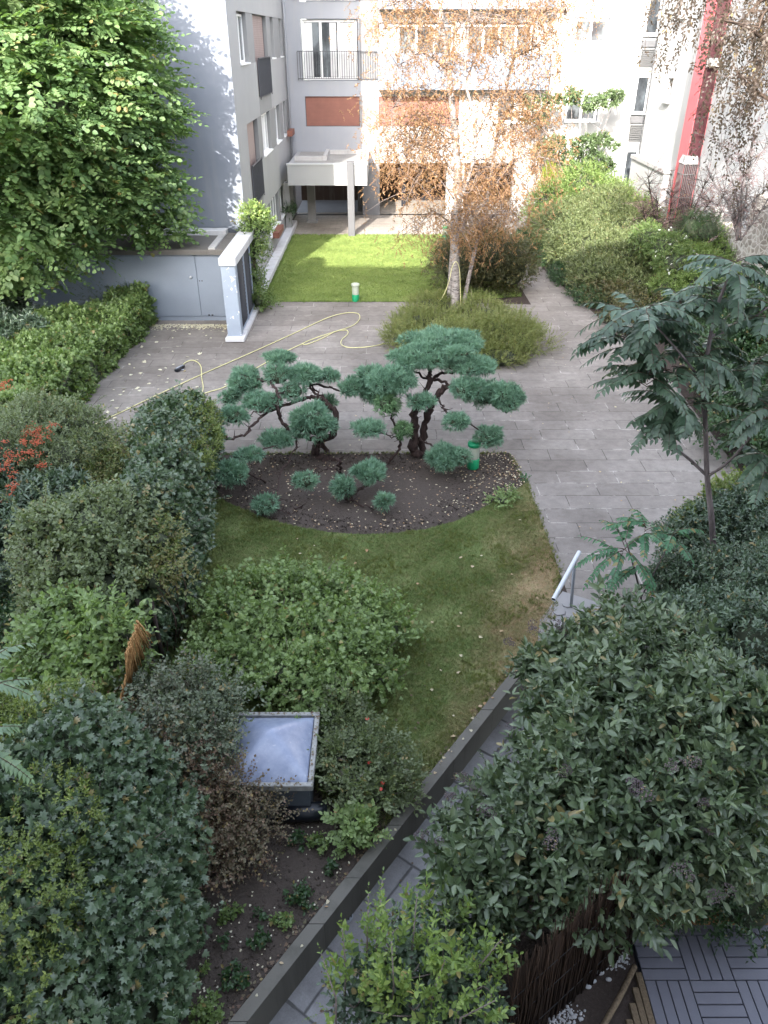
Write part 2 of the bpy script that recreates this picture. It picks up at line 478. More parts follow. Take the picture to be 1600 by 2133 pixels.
M['twigpale'] = barkmat('pale_twig', (.16, .13, .11), (.27, .22, .2))
M['birch'] = birchmat()

# ---------------------------------------------------------------- ground
SOIL_Z = -0.012
WX = lambda y: -1.36 + (y - 3.33) * (3.06 / 4.3)         # outer left edge of the retaining wall
LOWZ = -0.4
sheet('ground', [(-60, -30), (60, -30), (60, 90), (-60, 90)], -0.46, M['soil'])
raised = [(-14, -1), (WX(-1)-.02, -1), (WX(7.95)-.02, 7.95), (2.55, 8.75), (3.0, 8.75), (16, 8.75), (16, 60), (-14, 60)]
mb = MB(); mb.prism(raised, -0.455, SOIL_Z); o = mb.build('raised_ground', M['soil']); o['kind'] = 'structure'
P2 = lambda u, v, z=0: pz(u, v, z)[:2]
# patio and path
sheet('patio', [(-12.5, 14.2), (2.62, 14.2), P2(1085, 990), P2(1100, 1010), P2(1165, 1190), (2.9, 8.78), (6.9, 8.78), (7.2, 15), (7.35, 20), (6.65, 23.65),
                (5.62, 32.3), (5.9, 35), (4.6, 35), (4.8, 24.7), (1.4, 25), (-3.9, 25), (-4.05, 24.9), (-4.05, 23.2), (-12.5, 23.2)], 0.0, M['slab'])
sheet('terrace', [(-4.3, 35.0), (9.6, 35.0), (9.6, 43.6), (-4.3, 43.6)], 0.0, M['terrace'])
lawn_far_poly = [(-3.98, 25.0), (1.9, 25.0), (4.6, 25.6), (4.6, 35.0), (-3.98, 35.0)]
sheet('far_lawn', lawn_far_poly, 0.006, M['lawnfar'])
bed_pts = [P2(*p) for p in [(415, 948), (1060, 943), (1080, 968), (1098, 1003), (1080, 1018), (1040, 1038), (1000, 1062), (950, 1085), (885, 1103), (820, 1111), (750, 1113), (680, 1108),
                            (610, 1096), (560, 1082), (510, 1062), (470, 1045), (440, 1012)]]
lawn_near_poly = [(-4.2, 14.2), (2.62, 14.2), P2(1085, 990), P2(1100, 1010), P2(1165, 1190), P2(1150, 1300), (2.2, 8.3), (WX(7.8)-.03, 7.8), (WX(5.1)-.03, 5.1), (-1.2, 6.3), (-3.4, 7.0), (-3.2, 9)]
sheet('near_lawn', lawn_near_poly, -0.004, M['lawn'])
# slightly mounded bed (grid clipped by polygon)
def inside(x, y, poly):
    r = False; n = len(poly)
    for i in range(n):
        x1, y1 = poly[i]; x2, y2 = poly[(i+1) % n]
        if (y1 > y) != (y2 > y) and x < (x2-x1)*(y-y1)/(y2-y1)+x1: r = not r
    return r
def inside_np(X, Y, poly):
    r = np.zeros(X.shape, bool); n = len(poly)
    for i in range(n):
        x1, y1 = poly[i]; x2, y2 = poly[(i+1) % n]
        if y1 == y2: continue
        c = ((y1 > Y) != (y2 > Y)) & (X < (x2-x1)*(Y-y1)/(y2-y1)+x1)
        r ^= c
    return r
def mound(name, poly, z0, h, m):
    cx = sum(p[0] for p in poly)/len(poly); cy = sum(p[1] for p in poly)/len(poly)
    mb = MB(); K = 10; n = len(poly); vs = []
    for k in range(K+1):
        f = 1-k/K
        for p in poly:
            x = cx+(p[0]-cx)*f; y = cy+(p[1]-cy)*f
            g = 1-f*f
            vs.append((x, y, z0 + h*g + (0 if k == 0 else .012*sin(x*5.1+y*3)*cos(y*4.3-x))))
    fs = [(k*n+i, k*n+(i+1) % n, (k+1)*n+(i+1) % n, (k+1)*n+i) for k in range(K) for i in range(n)]
    mb.smooth(); mb.faces(vs, fs); o = mb.build(name, m); o['kind'] = 'structure'; return o
mound('juniper_bed', bed_pts, 0.0, .05, M['bed'])
sheet('front_soil', [(-3.6, 1.0), (WX(1)-.03, 1.0), (WX(5.6)-.03, 5.6), (-.2, 5.9), (-1.3, 6.0), (-3.6, 6.2)], 0.0, M['bed'])
mb = MB()   # dark planting soil beside the path
for poly in ([(6.66, 23.6), (11.6, 23.6), (11.6, 40), (5.95, 39), (5.64, 32.3)], [(7.22, 8.8), (12, 8.8), (12, 23.6), (6.66, 23.6), (7.36, 20)]):
    mb.face([(p[0], p[1], -.006) for p in poly])
o = mb.build('planting_soil', M['soil']); o['kind'] = 'structure'
sheet('lower_path', [(WX(0)+.1, 0), (WX(0)+1.55, 0), (WX(7.0)+1.55, 7.0), (4.6, 8.2), (2.2, 8.2), (WX(7.7)+.1, 7.7)], LOWZ, M['slab_low'])
# steps with crazy stones between patio and lower path
for k in range(3):
    mb = MB(); mb.box(2.05-.0*k, 5.5, 8.74-.33*(k+1), 8.74-.33*k+.0, -.45, -.0-.13*(k+1)+.0, bev=.012)
    s_ = mb.build('stone_step', M['stone']); s_['kind'] = 'structure'
sheet('crazy_paving', [P2(1172, 1232), P2(1245, 1255), P2(1275, 1335), P2(1120, 1335), P2(1125, 1290)], 0.004, M['stone'])
rs = random.Random(3)
cs = MB()
for (u, v, r) in [(1190, 1282, .13), (1222, 1285, .12), (1205, 1308, .13), (1172, 1302, .11), (1165, 1278, .09), (1238, 1305, .11), (1180, 1262, .08), (1218, 1262, .1), (1235, 1325, .12), (1190, 1328, .13), (1160, 1322, .1)]:
    c = pz(u, v, 0); n = rs.randint(5, 7); a0 = rs.random()*6
    cs.prism([(c[0]+r*cos(a0+2*pi*i/n)*rs.uniform(.75, 1.1), c[1]+r*sin(a0+2*pi*i/n)*rs.uniform(.6, 1)) for i in range(n)], -.05, .02+.006*rs.random())
o = cs.build('edging_stones', M['stone']); prop(o, 'irregular pale edging stones at the foot of the handrail', 'stones', kind='stuff')

# retaining wall
mb = MB()
def wp(y, off): return (WX(y)+off, y)
sec = [1.0, 2.4, 3.33, 4.2, 4.68, 5.3, 6.2, 7.0, 7.63, 7.95]
rw = random.Random(5)
for i in range(len(sec)-1):
    y0, y1 = sec[i], sec[i+1]-.006
    mb.prism([wp(y0, 0), wp(y0, .16), wp(y1, .16), wp(y1, 0)], -.45, .045+rw.uniform(-.004, .004))
o = mb.build('retaining_wall', M['lowwall']); prop(o, 'long low concrete retaining wall running diagonally beside the lower path', 'wall')

# ---------------------------------------------------------------- wall with openings
def wall_grid(mb, mp, s0, s1, t0, t1, holes, dep, m_wall=0, m_rev=0):
    """mp(s,t,d)->xyz, holes [(s0,s1,t0,t1)]; front faces plus reveals"""
    S = sorted(set([s0, s1]+[min(max(h[k], s0), s1) for h in holes for k in (0, 1)]))
    T = sorted(set([t0, t1]+[min(max(h[k], t0), t1) for h in holes for k in (2, 3)]))
    def hole(a, b):
        return any(h[0]-1e-6 < a < h[1]+1e-6 and h[2]-1e-6 < b < h[3]+1e-6 for h in holes)
    H = [[hole((S[i]+S[i+1])/2, (T[j]+T[j+1])/2) for j in range(len(T)-1)] for i in range(len(S)-1)]
    for i in range(len(S)-1):
        for j in range(len(T)-1):
            a, b, c, d = S[i], S[i+1], T[j], T[j+1]
            if not H[i][j]:
                mb.mat(m_wall).face([mp(a, c, 0), mp(b, c, 0), mp(b, d, 0), mp(a, d, 0)])
            else:
                mb.mat(m_rev)
                if i == 0 or not H[i-1][j]: mb.face([mp(a, c, 0), mp(a, c, dep), mp(a, d, dep), mp(a, d, 0)])
                if i == len(S)-2 or not H[i+1][j]: mb.face([mp(b, c, 0), mp(b, c, dep), mp(b, d, dep), mp(b, d, 0)])
                if j == 0 or not H[i][j-1]: mb.face([mp(a, c, 0), mp(b, c, 0), mp(b, c, dep), mp(a, c, dep)])
                if j == len(T)-2 or not H[i][j+1]: mb.face([mp(a, d, 0), mp(b, d, 0), mp(b, d, dep), mp(a, d, dep)])
    mb.mat(0)
def sbox(mb, mp, a, b, c, d, e0, e1):
    vs = [mp(s, t, e) for e in (e0, e1) for t in (c, d) for s in (a, b)]
    mb.faces(vs, [(0, 2, 3, 1), (4, 5, 7, 6), (0, 1, 5, 4), (2, 6, 7, 3), (0, 4, 6, 2), (1, 3, 7, 5)])
def window(parent, mp, a, b, c, d, dep, nm=2, fw=.06, glass='glass', curtain=None, transom=None, sill=True, name='window'):
    f = MB()
    e0, e1 = dep-.07, dep-.01
    sbox(f, mp, a, a+fw, c, d, e0, e1); sbox(f, mp, b-fw, b, c, d, e0, e1)
    sbox(f, mp, a+fw, b-fw, c, c+fw, e0, e1); sbox(f, mp, a+fw, b-fw, d-fw, d, e0, e1)
    for k in range(1, nm):
        s = a+(b-a)*k/nm; sbox(f, mp, s-fw*.6, s+fw*.6, c+fw, d-fw, e0-.006, e1-.003)
    if transom: sbox(f, mp, a+fw, b-fw, transom-fw*.6, transom+fw*.6, e0-.003, e1-.005)
    if sill: sbox(f, mp, a-.03, b+.03, c-.05, c-.003, -.05, dep)
    fr = f.build(name, M['frame'], parent)
    g = MB(); sbox(g, mp, a+fw*.5, b-fw*.5, c+fw*.5, d-fw*.5, dep-.04, dep-.03); g.build('pane', M[glass], fr)
    if curtain:
        for (p, q) in curtain:
            cb = MB(); n = 14; vs = []; s_a = a+(b-a)*p; s_b = a+(b-a)*q
            for i in range(n+1):
                s = s_a+(s_b-s_a)*i/n; e = dep-.048+.006*sin(i*2.4)
                vs += [mp(s, c+fw+.02, e), mp(s, d-fw-.02, e)]
            cb.smooth(); cb.faces(vs, [(2*i, 2*i+2, 2*i+3, 2*i+1) for i in range(n)])
            cb.build('curtain', M['curtain'], fr)
    return fr
def shutter(parent, mp, a, b, c, d, e, m='shutter'):
    s = MB(); sbox(s, mp, a+.03, b-.03, c+.03, d, e-.03, e)
    sh = s.build('shutter', M[m], parent)
    f = MB(); sbox(f, mp, a, a+.03, c, d, e-.045, e+.005); sbox(f, mp, b-.03, b, c, d, e-.045, e+.005); sbox(f, mp, a+.03, b-.03, c, c+.03, e-.045, e+.005)
    f.build('shutter_rail', M['iron'], sh); return sh
def railing(parent, mp, a, b, c, d, e, n, m='iron', r=.011):
    f = MB()
    sbox(f, mp, a, b, d-.03, d, e-.02, e+.02); sbox(f, mp, a, b, c+.04, c+.065, e-.015, e+.015)
    for i in range(n+1):
        s = a+(b-a)*i/n; sbox(f, mp, s-r, s+r, c+.065 if 0 < i < n else c-.02, d-.03, e-r, e+r)
    return f.build('railing', M[m], parent)

TOP = 17.5
# ---------------------------------------------------------------- left building
LX, LY0, FY = -4.4, 25.4, 39.5
lb = empty('apartment_building', (-9, 32, 0), 'pale grey apartment wing at left with a tall blank gable and recessed window strips', 'building')
w1 = MB(); mpg = lambda s, t, d: (s, LY0+d, t)
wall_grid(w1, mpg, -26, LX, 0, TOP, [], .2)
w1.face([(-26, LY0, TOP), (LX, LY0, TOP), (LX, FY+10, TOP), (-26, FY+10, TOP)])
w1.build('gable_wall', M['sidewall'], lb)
mpl = lambda s, t, d: (LX-d, s, t)      # s along y, t height, d inwards
holes = []
rows = [(.75, 2.0, 26.9, 37.0), (3.65, 5.03, 27.3, 39.35), (6.68, 8.08, 27.1, 39.35), (9.7, 11.1, 27.3, 39.35), (12.7, 14.1, 27.1, 39.35)]
for z0, z1, ya, yb in rows: holes.append((ya, yb, z0, z1))
doors = [(27.35, 29.65, 2.6, 5.03), (30.55, 33.8, 5.6, 8.08), (27.35, 29.65, 8.7, 11.1)]
for d in doors: holes.append(d)
w2 = MB(); wall_grid(w2, mpl, LY0, FY, 0, TOP, holes, .22, 0, 1)
w2.build('facade_wall', [M['panelgrey'], M['midgrey']], lb)
w3 = MB()
for h in holes: sbox(w3, mpl, h[0], h[1], h[2], h[3], .22+.002*(holes.index(h)), .3)
w3.build('recess_back', M['midgrey'], lb)
for (a, b, z0, z1) in [(30.55, 33.8, 5.05, 5.58), (27.35, 29.65, 2.02, 2.58)]:
    w4 = MB(); sbox(w4, mpl, a, b, z0, z1, -.004, .05); w4.build('dark_strip', M['midgrey'], lb)
for (a, b, r) in [(28.95, 30.4, 2), (33.85, 35.0, 2), (35.95, 37.9, 2), (38.75, 39.3, 2), (29.75, 30.75, 1), (33.05, 34.7, 1), (36.2, 37.4, 1), (38.6, 39.3, 1)]:
    pi_ = MB(); sbox(pi_, mpl, a, b, rows[r][0], rows[r][1], .012, .225); pi_.build('pier', M['midgrey'], lb)
for (a, b) in [(27.0, 30.8), (34.0, 34.4)]:
    pi_ = MB(); sbox(pi_, mpl, a, b, .75, 2.0, .012, .215); pi_.build('pier', M['midgrey'], lb)
window(lb, mpl, 27.2, 28.9, 6.72, 8.02, .2, 2)
window(lb, mpl, 35.05, 35.9, 6.72, 8.02, .2, 1)
window(lb, mpl, 37.95, 38.7, 6.72, 8.02, .2, 1)
window(lb, mpl, 30.8, 33.0, 3.7, 4.98, .2, 3, curtain=[(.1, .9)])
window(lb, mpl, 34.75, 36.15, 3.7, 4.98, .2, 1)
window(lb, mpl, 37.45, 38.55, 3.7, 4.98, .2, 1)
window(lb, mpl, 30.9, 33.9, .8, 1.95, .2, 4)
window(lb, mpl, 34.5, 36.9, .8, 1.95, .2, 2)
shutter(lb, mpl, 30.6, 33.75, 5.65, 8.05, .17, 'shutter_pink')
shutter(lb, mpl, 27.4, 29.6, 2.65, 5.0, .17, 'shutter_pink')
for (a, b, z0) in [(30.6, 33.8, 5.55), (27.35, 29.65, 2.55)]:
    f = railing(lb, mpl, a, b, z0, z0+1.25, -.06, 16)
    pb = MB(); sbox(pb, mpl, a+.02, b-.02, z0+.08, z0+1.2, -.03, -.02); pb.build('infill_panel', M['railpanel'], f)
dp = MB(); dp.tube([(LX+.09, 39.2, .2), (LX+.09, 39.2, TOP)], .055, 8); dp.build('drainpipe', M['whitegrey'], lb)
fb = MB(); sbox(fb, mpl, 38.0, 39.1, 3.62, 3.85, -.28, -.06); fb.build('window_box', M['terracotta'], lb)
fb = MB(); sbox(fb, mpl, 31.0, 32.6, .72, .93, -.3, -.06); fb.build('window_box', M['terracotta'], lb)
# base plinth strip under gable
bp = MB(); bp.box(-26, LX-.02, LY0-.05, LY0-.003, 2.05, 2.28); bp.build('base_strip', M['bluedark'], lb)
# roof edge
rf = MB(); rf.box(-26.2, LX+.25, LY0-.25, FY, TOP, TOP+.3); rf.build('roof', M['whitegrey'], lb)
kb = MB(); kb.box(LX+.02, -4.03, 24.95, 37.2, 0, .2, bev=.02); o = kb.build('kerb', M['kerbwhite']); prop(o, 'white painted kerb ledge along the foot of the left facade beside the bright lawn', 'kerb')

# ---------------------------------------------------------------- back building
bb = empty('apartment_building', (3, 42, 0), 'white apartment block closing the courtyard, with pale blue balconies, red shutters and open passage', 'building')
mpb = lambda s, t, d: (s, FY+d, t)
PB = 2.33
bh = [(-3.65, -1.15, 5.75, 8.09), (-3.61, -1.11, 3.89, 5.12), (-.25, 3.1, 6.0, 7.95), (3.6, 6.6, 6.0, 7.95), (-.25, 3.45, 3.89, 5.12), (4.3, 6.9, 4.0, 5.1),
      (8.32, 9.85, 6.9, 8.15), (8.32, 9.85, 4.05, 5.25), (-3.65, -1.15, 8.72, 11.06), (-.25, 3.1, 9.0, 10.9), (3.6, 6.6, 9.0, 10.9), (8.32, 9.85, 9.9, 11.1), (8.6, 9.5, 1.3, 2.3),
      (-4.3, 7.3, -.01, PB)]
w = MB(); wall_grid(w, mpb, LX, 11.0, 0, TOP, bh, .25, 0, 1)
w.build('facade_wall', [M['white'], M['whitegrey']], bb)
# grey render sits on the left bay and piers: thin proud panels
gp = MB()
wall_grid(gp, lambda s, t, d: (s, FY-.012+d, t), LX+.001, -.27, PB, TOP, [(-3.65, -1.15, 5.75, 8.09), (-3.61, -1.11, 3.89, 5.12), (-3.65, -1.15, 8.72, 11.06)], .012)
gp.build('grey_bay', M['whitegrey'], bb)
for z0, z1 in ((3.87, 5.17), (5.75, 8.09), (8.72, 11.06)):
    dg = MB(); sbox(dg, mpb, -1.08, -.3, z0, z1, -.02, -.012); dg.build('dark_pier', M['darkgrey'], bb)
window(bb, mpb, -3.6, -1.2, 5.78, 8.06, .22, 3, fw=.09, curtain=[(.02, .18), (.5, .62), (.66, .98)], sill=False)
shutter(bb, mpb, -3.61, -1.11, 3.89, 5.12, .1)
railing(bb, mpb, -3.85, -.3, 5.78, 6.9, -.12, 34)
railing(bb, mpb, -3.85, -.3, 8.78, 9.9, -.12, 34)
window(bb, mpb, -3.6, -1.2, 8.76, 11.02, .22, 3, fw=.09, sill=False)
for z0 in (6.0, 9.0):
    window(bb, mpb, -.2, 3.05, z0+.02, z0+1.9, .22, 4, fw=.09, curtain=[(.03, .25)], sill=False)
    window(bb, mpb, 3.65, 6.55, z0+.02, z0+1.9, .22, 4, fw=.09, sill=False)
shutter(bb, mpb, -.25, 3.45, 3.89, 5.12, .1)
window(bb, mpb, 4.35, 6.85, 4.05, 5.05, .22, 3, fw=.08, curtain=[(.0, .36), (.64, 1.0)])
window(bb, mpb, 8.36, 9.81, 6.94, 8.1, .2, 2, fw=.09, transom=7.22, glass='glass')
window(bb, mpb, 8.36, 9.81, 4.1, 5.2, .2, 2, fw=.09)
window(bb, mpb, 8.36, 9.81, 9.95, 11.05, .2, 2, fw=.09)
window(bb, mpb, 8.65, 9.45, 1.35, 2.25, .2, 1, fw=.05, glass='glassdark')
# blue balconies
for z0 in (5.45, 8.44):
    b = MB(); b.box(-.26, 7.3, FY-.85, FY-.003, z0, z0+.14); b.build('balcony', M['whitegrey'], bb)
    b = MB()
    xs = [-.26, 2.25, 4.77, 7.3]
    for i in range(3): b.box(xs[i]+.006, xs[i+1]-.006, FY-.9, FY-.853, z0-.02, z0+1.36)
    b.box(-.26, -.2, FY-.85, FY-.006, z0+.143, z0+1.36); b.box(7.24, 7.3, FY-.85, FY-.006, z0+.143, z0+1.36)
    b.build('balcony_panel', M['blue'], bb)
for (x, z) in [(8.9, 8.75), (8.85, 5.8), (8.85, 5.45), (8.95, 3.2)]:
    v = MB(); v.box(x, x+.16, FY-.03, FY-.002, z, z+.13); v.build('air_vent', M['whitegrey'], bb)
# passage interior
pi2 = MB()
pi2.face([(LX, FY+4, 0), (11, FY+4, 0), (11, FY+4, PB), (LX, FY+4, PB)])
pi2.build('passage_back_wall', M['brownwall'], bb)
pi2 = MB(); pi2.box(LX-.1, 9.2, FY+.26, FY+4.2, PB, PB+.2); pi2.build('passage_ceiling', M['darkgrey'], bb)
pi2 = MB(); pi2.box(LX+.05, -1.35, FY+.6, FY+3.9, .004, .012); pi2.build('passage_shade_sheet', M['darkgrey'], bb)  # dark floor sheet, puts the shade of the passage into colour
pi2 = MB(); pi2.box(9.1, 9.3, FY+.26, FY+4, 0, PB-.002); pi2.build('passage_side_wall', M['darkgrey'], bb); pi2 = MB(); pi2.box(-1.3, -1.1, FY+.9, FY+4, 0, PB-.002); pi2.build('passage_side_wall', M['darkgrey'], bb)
for (a, b, m) in [(-1.04, -.21, 'darkgrey'), (3.01, 3.84, 'white'), (6.2, 7.3, 'white')]:
    p = MB(); p.box(a, b, FY+.02, FY+.55, 0, PB-.003); p.build('column', M[m], bb)
p = MB(); p.box(.9, 1.1, FY+2.3, FY+2.6, 0, PB-.003); p.build('post', M['black'], bb); p = MB(); p.box(2.0, 2.5, FY+3.9, FY+3.98, 0, 2.05); p.build('dark_door', M['black'], bb)
pi2 = MB(); pi2.box(LX, 11.5, FY+12, FY+12.2, 0, TOP); pi2.box(LX, 11.5, FY+.26, FY+12, TOP-.3, TOP); pi2.build('roof', M['whitegrey'], bb)
# narrow window strip in the corner
ns = MB(); ns.box(11.003, 12.4, FY+.0, FY+.35, 0, TOP); ns.build('corner_strip', M['panelgrey'], bb)
mpc = lambda s, t, d: (s, FY-.12+d, t)
for (z0, z1) in [(1.3, 2.9), (4.45, 5.95), (7.5, 9.0)]:
    window(bb, mpc, 11.38, 11.98, z0, z1, .1, 1, fw=.07, glass='glassdark')
for (z0, z1) in [(3.3, 4.0), (6.3, 7.0)]:
    l = MB()
    for k in range(9): l.box(11.42, 11.96, FY-.09, FY-.02, z0+k*.078, z0+k*.078+.045)
    l.build('louvre', M['louvre'], bb)
    l = MB(); l.box(11.36, 12.0, FY-.1, FY-.004, z0+.75, z0+1.0); l.build('dark_sill', M['pillar'], bb)

# ---------------------------------------------------------------- canopy with pillar
cn = empty('entrance_canopy', (-2.4, 36, 0), 'white flat entrance canopy with gravel roof held by one square grey pillar', 'canopy')
c = MB(); c.box(-4.08, -.72, 34.9, 35.1, 2.05, 2.84); c.box(-.92, -.72, 35.103, FY-.03, 2.05, 2.84); c.box(-4.08, -3.9, 35.103, FY-.03, 2.05, 2.84)
c.build('fascia', M['panelgrey'], cn)
c = MB(); c.box(-4.11, -.69, 34.87, 35.13, 2.843, 2.9); c.box(-.95, -.69, 35.133, FY-.03, 2.843, 2.9); c.build('coping', M['white'], cn)
c = MB(); c.box(-3.9, -.92, 35.1, FY-.03, 2.35, 2.835); c.build('roof_gravel', M['gravelroof'], cn)
c = MB(); c.box(-3.9, -2.65, 36.4, 36.6, 2.83, 3.0); c.box(-2.65, -2.5, 36.4, 38.6, 2.83, 3.05); c.box(-2.5, -.92, 38.5, 38.7, 2.83, 3.0); c.build('upstand', M['concrete'], cn)
c = MB(); c.box(-1.56, -1.27, 34.72, 35.02, 0, 3.0, bev=.015); c.build('pillar', M['pillar'], cn)
c = MB(); c.box(-3.55, -3.2, 37.6, 37.95, 0, 2.05); c.box(-3.62, -3.12, 37.5, 38.03, 0, .1); c.build('pier', M['midgrey'], cn); c = MB(); c.box(-4.36, -4.12, 35.6, 36.0, 0, 2.05); c.build('pier', M['midgrey'], cn)

# ---------------------------------------------------------------- shed and trellis wall
sh = empty('garden_shed', (-9, 24, 0), 'blue grey utility shed with double doors and a dirty flat concrete roof', 'shed')
SX1, SY0, SY1, SH = -4.5, 23.1, 25.3, 1.98
s = MB(); s.box(-14, SX1, SY0, SY1, .12, SH); s.build('wall', M['bluegrey'], sh)
s = MB(); s.box(-14.02, SX1+.003, SY0-.05, SY0-.002, .0, .12); s.build('base_rail', M['bluegrey'], sh)
s = MB(); s.box(-14.1, SX1-.05, SY0-.12, SY1, SH+.002, SH+.15, bev=.02); rf = s.build('roof', M['concretedark'], sh)
s = MB(); s.box(-14.1, -4.95, SY1-.42, SY1-.004, SH+.152, SH+.3, bev=.02); s.build('roof_upstand', M['kerbwhite'], rf)
s = MB(); s.box(-5.15, -4.95, SY0-.1, SY1-.44, SH+.152, SH+.2); s.build('gutter_strip', M['concrete'], rf)
def P_y(u, v, y): return py_(u, v, y)
xj = py_(414, 600, SY0)[0]
for (a, b) in [(-8.0, xj-.008), (xj+.008, -4.72)]:
    s = MB(); s.box(a, b, SY0-.03, SY0-.003, .14, 1.93, bev=.004); d = s.build('door', M['bluegrey'], sh)
    if b < xj:
        k = MB(); c = py_(398, 577, SY0-.03); k.lathe((0, 0, 0), [(.028, 0), (.045, .012), (.045, .035), (.02, .05)], 14)
        k.v = [(c[0]+p[0], SY0-.03-p[2], c[2]+p[1]) for p in k.v]; k.build('knob', M['metaldark'], d)
    else:
        k = MB()
        for (u, v) in [(416, 585), (421, 585)]:
            c = py_(u, v, SY0-.03); k.box(c[0]-.015, c[0]+.015, SY0-.042, SY0-.031, c[2]-.015, c[2]+.015)
        for (u, v) in [(436, 656), (443, 656)]:
            c = py_(u, v, SY0-.03); k.box(c[0]-.025, c[0]+.025, SY0-.055, SY0-.031, c[2]-.02, c[2]+.02)
        k.build('lock', M['black'], d)
tw = empty('trellis_wall', (-4.25, 23, 0), 'peeling blue painted garden wall with dark trellis bays on a white kerb beside the shed', 'wall')
t = MB(); t.box(-4.47, -4.07, 21.2, 21.5, .14, 2.12, bev=.01); t.build('end_pillar', M['peel'], tw)
t = MB(); t.box(-4.5, -4.03, 21.15, 25.3, 2.123, 2.33, bev=.015); t.build('top_beam', M['kerbwhite'], tw)
t = MB(); t.box(-4.52, -3.98, 21.02, 24.9, 0.03, .14, bev=.015); t.box(-4.47, -4.05, 21.1, 24.9, -.01, .03); t.build('kerb', M['kerbwhite'], tw)
t = MB(); t.box(-4.46, -4.24, 21.503, 25.3, .143, 2.12); t.build('inner_wall', M['bluegrey'], tw)
t = MB()
for y in (21.56, 22.75, 23.9, 25.0): t.box(-4.19, -4.09, y-.04, y+.04, .143, 2.12)
t.box(-4.18, -4.1, 21.6, 24.96, 2.03, 2.118); t.box(-4.18, -4.1, 21.6, 24.96, .145, .2)
t.build('trellis_frame', M['peel'], tw)
for (a, b) in [(21.6, 22.71), (22.79, 23.86), (23.94, 24.96)]:
    t = MB(); k = 0
    L = b-a; H_ = 1.83
    for sg in (1, -1):
        for i in range(-16, 34):
            c0 = i*.11
            # line y = c0 + sg*t clipped to the bay
            pts = []
            for tt in (0, H_):
                pts.append((c0+(sg*tt if sg > 0 else -tt+0), tt))
            y0_, y1_ = pts[0][0], pts[1][0]
            t0, t1 = 0.0, 1.0
            dy = y1_-y0_
            ta, tb = sorted(((0-y0_)/dy, (L-y0_)/dy)); t0 = max(t0, ta); t1 = min(t1, tb)
            if t1-t0 < .03: continue
            p0 = (-4.13+.008*sg, a+y0_+dy*t0, .2+H_*t0); p1 = (-4.13+.008*sg, a+y0_+dy*t1, .2+H_*t1)
            t.tube([p0, p1], .009, 4)
    t.build('trellis_panel', M['iron'], tw)

# ---------------------------------------------------------------- right building, red duct, rubble wall
rb = empty('townhouse', (16, 32, 0), 'white rendered house at right with small deep windows and stone sills', 'building')
RX, RY0, RY1 = 11.6, 24.0, 37.95
mpr = lambda s, t, d: (RX+d, s, t)
rh = [(35.1, 35.75, 5.2, 6.0), (27.2, 27.85, 5.75, 6.8), (34.9, 35.6, 8.1, 9.1), (30.0, 31.0, 11, 12.4)]
w = MB(); wall_grid(w, mpr, RY0, RY1, 0, TOP-1, rh, .35)
w.face([(RX, RY1, 0), (RX+12, RY1, 0), (RX+12, RY1, TOP-1), (RX, RY1, TOP-1)])
w.face([(RX, RY0, 0), (RX+12, RY0, 0), (RX+12, RY0, TOP-1), (RX, RY0, TOP-1)])
w.face([(RX, RY0, TOP-1), (RX+12, RY0, TOP-1), (RX+12, RY1, TOP-1), (RX, RY1, TOP-1)])
w.build('wall', M['white'], rb)
for h in rh:
    window(rb, mpr, h[0]+.01, h[1]-.01, h[2]+.01, h[3]-.01, .33, 1, fw=.05, sill=False, glass='glassdark')
    s = MB(); sbox(s, mpr, h[0]-.1, h[1]+.1, h[2]-.09, h[2]-.002, -.14, .1); s.build('sill', M['concrete'], rb)
s = MB(); s.box(RX-.32, RX-.003, 33.3, RY1, 0, 2.75); s.build('low_wall', M['white'], rb)
s = MB(); s.box(RX-.38, RX-.004, 33.2, RY1+.05, 2.753, 2.9); s.build('coping', M['concrete'], rb)
s = MB(); s.tube(spline([(9.2, FY-.05, 4.25), (10.4, 38.3, 3.5), (11.2, 37.9, 3.05)], 6), .018, 5); o = s.build('cable', M['concrete']); prop(o, 'thin pale cable slung from the white block to the low wall coping', 'cable')

dc = empty('red_duct', (11.2, 31, 0), 'tall red boxed duct against the white house wall with a wire cage at its foot', 'duct')
DX0, DX1, DY0, DY1 = 11.1, 11.597, 30.6, 31.56
d = MB(); d.box(DX0, DX1, DY0, DY1, 0, TOP-3); d.build('casing', M['redwall'], dc)
d = MB(); d.box(DX0+.02, DX1-.02, DY0-.02, DY0-.003, 0, TOP-3); d.build('front_shade', M['redshade_slot'], dc)  # cast shadow on the near face, painted as a thin dark red sheet
d = MB()
for k in range(16): d.box(DX0-.012, DX0-.002, DY0+.08, DY0+.5, 6.3+k*.2, 6.3+k*.2+.05)
d.build('vent_slot', M['redshade_slot'], dc)
d = MB(); d.box(DX0+.05, DX0+.4, DY0-.32, DY0-.023, 6.55, 6.8); d.build('bracket_box', M['concrete'], dc)
d = MB()
for k in range(10):
    x = DX0-.1+k*.065; d.tube([(x, DY0-.12, .3), (x, DY0-.12, 3.45), (x, DY0-.0, 3.7)], .014, 4)
for k in range(6):
    y = DY0-.1+k*.09; d.tube([(DX0-.1, y, .3), (DX0-.1, y, 3.45), (DX0-.02, y+.02, 3.75)], .012, 4)
for z in (.6, 1.4, 2.3, 3.1, 3.45): d.tube([(DX0-.1, DY0+.4, z), (DX0-.1, DY0-.13, z), (DX1-.08, DY0-.13, z)], .016, 4)
d.build('wire_cage', M['louvre'], dc)
